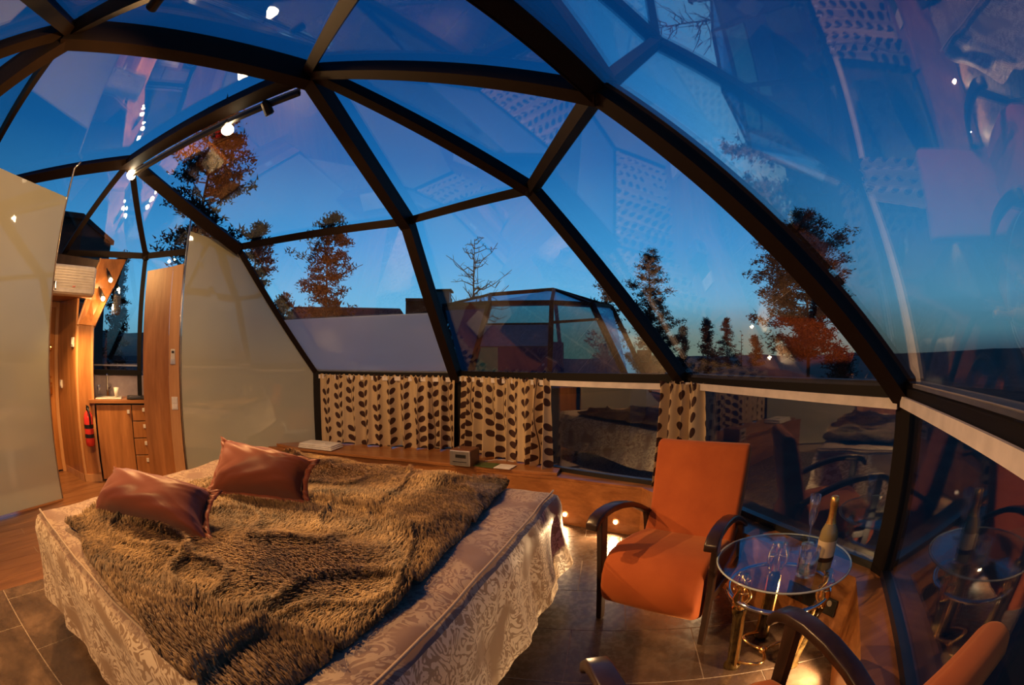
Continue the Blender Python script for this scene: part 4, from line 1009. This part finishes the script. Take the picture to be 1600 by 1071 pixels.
# low buildings behind
def house(name, label, x0, x1, yt, d, zb=-.5, depth=6, ridge=None, roofx=0):
    a, b = V(x0, yt, d), V(x1, yt, d); dd_ = Vector((b.x - a.x, b.y - a.y, 0)).normalized(); nn = Vector((-dd_.y, dd_.x, 0)); nn = nn if nn.dot(a) > 0 else -nn
    a0, b0 = xy(a, 0), xy(b, 0); t_ = thing(name, label, 'building', (0, 0, 0))
    MB().prism([a0, b0, b0 + nn * depth, a0 + nn * depth], zb, a.z).build('wall', 'farwood', t_)
    o_ = .4
    if ridge:
        r0, r1 = a0 + nn * depth / 2 + Vector((0, 0, a.z + ridge)), b0 + nn * depth / 2 + Vector((0, 0, a.z + ridge))
        e0, e1 = a0 - nn * o_ + Vector((0, 0, a.z)), b0 - nn * o_ + Vector((0, 0, a.z)); f0, f1 = a0 + nn * (depth + o_) + Vector((0, 0, a.z)), b0 + nn * (depth + o_) + Vector((0, 0, a.z))
        MB().add([e0, e1, r1, r0, f0, f1], [(0, 1, 2, 3), (3, 2, 5, 4), (0, 3, 4), (1, 5, 2)]).build('roof', 'roof', t_)
    else: MB().prism([a0 - nn * o_, b0 - nn * o_, b0 + nn * depth, a0 + nn * depth], a.z, a.z + .18).build('roof', 'roof', t_)
    for q in (.25, .6): MB().box(a0.lerp(b0, q) - nn * .02 + Vector((0, 0, 1.5)), (1.0, .08, .9), math.atan2(dd_.y, dd_.x)).build('window', 'black', t_)
    return t_, a, b
house('timber_house', 'long dark timber house with pitched roof behind the frosted window film', 448, 636, 499, 26, -.5, 7, 1.1)
house('timber_cabin', 'taller flat-roofed dark block left of the neighbouring igloo', 634, 706, 472, 28, -.5, 6)
vc = V(692, 459, 27); vt = thing('roof_vent', 'square metal vent box on the flat-roofed dark block', 'vent', (vc.x, vc.y, 0))
MB().box((0, 0, vc.z - .5), (.9, .9, 1.2)).build('vent_box', plain('grey_vent', (.10, .13, .15), .5), vt); MB().box((0, 0, vc.z + .14), (1.15, 1.15, .10)).build('vent_cap', 'roof', vt)
house('timber_house', 'low dark timber house to the right of the neighbouring igloo', 955, 1040, 566, 33, -.5, 5, .4)
eb = V(60, 345, 9.0); ea = V(132, 345, 9.0)
tbk = thing('stair_block', 'dark timber block outside above the air conditioner', 'building', (0, 0, 0))
MB().prism([(eb.x, eb.y), (ea.x, ea.y), (ea.x - 1, ea.y + 1.6), (eb.x - 1.5, eb.y + 1.6)], -.5, ea.z).build('wall', 'farwood', tbk)
MB().prism([(eb.x, eb.y - .1), (ea.x + .08, ea.y - .1), (ea.x - 1, ea.y + 1.7), (eb.x - 1.5, eb.y + 1.7)], ea.z, ea.z + .1).build('roof', 'roof', tbk)

# trees
def needles(mb, c, r, k, rg, flat=.55):
    for _ in range(k):
        p = Vector((rg.gauss(0, .5), rg.gauss(0, .5), rg.gauss(0, .5) * flat)) * r + c
        d = Vector((rg.uniform(-1, 1), rg.uniform(-1, 1), rg.uniform(-.3, 1))).normalized() * r * rg.uniform(.45, .8)
        s = d.orthogonal().normalized() * r * .13
        n_ = len(mb.v); mb.v += [tuple(p - s), tuple(p + s), tuple(p + d)]; mb.f.append((n_, n_ + 1, n_ + 2))
def tree(label, x, ytop, d, wpx, crown, seed, kind='pine', mat='needles', nb=44, lean=0, zbase=-.6, dens=1.0):
    wpx *= 1.12 if kind != 'spruce' else 1.7; nb = int(nb * 1.3) if kind != 'dead' else nb; dens *= 1.25
    rg = random.Random(seed); top = V(x, ytop, d); h = top.z - zbase; px = d / 711.0 * 1.05
    w = wpx * px / 2
    nm = {'pine': 'pine_tree', 'spruce': 'spruce_tree', 'dead': 'dead_tree'}[kind]
    t_ = thing(nm, label, 'tree', (top.x, top.y, zbase))
    tr = MB(); br = MB(); fo_ = MB()
    path = [Vector((.05 * h * .1 * math.sin(q * 4 + seed), .0, h * q)) for q in [i / 10 for i in range(11)]]
    r0 = max(.012 * h, .05)
    tr.tube(path, [r0 * (1 - .85 * i / 10) for i in range(11)], 8)
    for k in range(nb):
        q = crown + (1 - crown) * (k + rg.random()) / nb; z = h * q
        f = (q - crown) / (1 - crown)
        if kind == 'spruce': ln = w * (1 - f) ** .9 * rg.uniform(.7, 1.05) + .05
        elif kind == 'pine': ln = w * (math.sin(PI * min(f * .80 + .16, 1)) ** .8) * rg.uniform(.45, 1.05) + .08
        else: ln = w * 1.25 * (1 - f * .75) * rg.uniform(.35, 1.0)
        a = rg.uniform(0, 2 * PI); dv2 = Vector((math.cos(a), math.sin(a), 0))
        up0 = {'spruce': -.25, 'pine': .12, 'dead': .12}[kind] + rg.uniform(-.15, .2)
        b0 = Vector((path[min(int(q * 10), 10)].x, 0, z)); pts = [b0]
        for m_ in range(1, 5):
            fq_ = m_ / 4
            pts.append(b0 + dv2 * ln * fq_ + Vector((rg.uniform(-.05, .05) * ln, rg.uniform(-.05, .05) * ln, (rg.uniform(-.14, .14) * ln if kind == 'dead' else 0) + ln * (up0 * fq_ + (.18 * fq_ ** 2 if kind != 'spruce' else 0)))))
        br.tube(pts, [max(r0 * (.5 if kind == 'dead' else .32) * (1 - i / 5) * (1 - .5 * f), .012) for i in range(5)], 4, caps=False)
        if kind == 'dead':
            for m_ in (1, 2, 3):
                for _ in range(2):
                    e_ = pts[m_] + Vector((rg.uniform(-.4, .4), rg.uniform(-.4, .4), rg.uniform(0, .5))) * ln * .45
                    br.tube([pts[m_], (pts[m_] + e_) / 2 + Vector((0, 0, .03)), e_], [.012, .01, .006], 3, caps=False)
            continue
        cr_n = max(3, int(ln * 3.2 * dens * (1.3 if kind == 'pine' else 1.4)))
        for c_ in range(cr_n):
            fq_ = rg.uniform(.25, 1.0) if kind == 'pine' else rg.uniform(.05, 1)
            i0 = min(int(fq_ * 4), 3); pp = pts[i0].lerp(pts[i0 + 1], fq_ * 4 - i0)
            sw = ln * .22
            needles(fo_, pp + Vector((rg.uniform(-sw, sw), rg.uniform(-sw, sw), rg.uniform(-.02, .05) * ln)), (.19 if kind == 'pine' else .13) + .010 * d * .2, int(20 * dens) + 6, rg)
    tr.build('trunk', 'bark', t_, smooth=True); br.build('branches', 'bark', t_)['kind'] = 'stuff'
    if fo_.v:
        c_ = fo_.build('needle_crown', mat, t_); c_['kind'] = 'stuff'
    return t_
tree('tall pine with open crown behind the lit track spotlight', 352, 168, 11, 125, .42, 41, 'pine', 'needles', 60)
tree('spruce with red lamplight in its colour, seen through the kitchenette window', 192, 400, 13, 40, .1, 42, 'spruce', 'needles_lamp_tint', 60)
tree('slim pine just right of the frosted partition slope', 404, 352, 16, 50, .45, 43, 'pine', 'needles', 40)
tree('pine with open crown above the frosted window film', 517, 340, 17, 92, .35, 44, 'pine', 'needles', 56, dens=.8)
tree('short bushy pine beside the partition slope', 442, 464, 19, 50, .1, 45, 'pine', 'needles', 40)
tree('bare dead tree standing left of the neighbouring igloo', 742, 374, 20, 150, .45, 46, 'dead', 'needles', 36)
tree('sparse pine half hidden by the slanted beam', 948, 448, 18, 52, .3, 47, 'pine', 'needles', 26, dens=.7)
tree('slender pine right of the slanted beam', 1012, 398, 19, 66, .35, 48, 'pine', 'needles', 46, dens=.8)
tree('lower pine close behind the slender pine', 1030, 470, 27, 60, .1, 52, 'pine', 'needles', 36)
tree('small pointed spruce alone against the after-glow', 1067, 510, 21, 22, .0, 49, 'spruce', 'needles', 36)
tree('left-hand spruce of the little dark clump on the heath', 1104, 500, 19, 42, .0, 50, 'spruce', 'needles', 50)
tree('right-hand spruce of the little dark clump on the heath', 1135, 498, 26, 44, .0, 51, 'spruce', 'needles', 50)
tree('thin bare sapling left of the biggest pine', 1158, 518, 29, 16, .3, 53, 'dead', 'needles', 18)
tree('small spruce touching the biggest pine at its left', 1180, 526, 19, 34, .0, 54, 'spruce', 'needles', 36)
tree('biggest broad pine on the right, crossed by the dome beam', 1246, 338, 15, 150, .20, 55, 'pine', 'needles', 110, zbase=.0, dens=1.1)
tree('low bushy pine at the right foot of the biggest pine', 1310, 548, 17, 56, .0, 56, 'pine', 'needles', 36)
tree('leafless larch outside behind the viewer', 800, 300, -9, 60, .4, 57, 'dead', 'needles', 20) if False else None
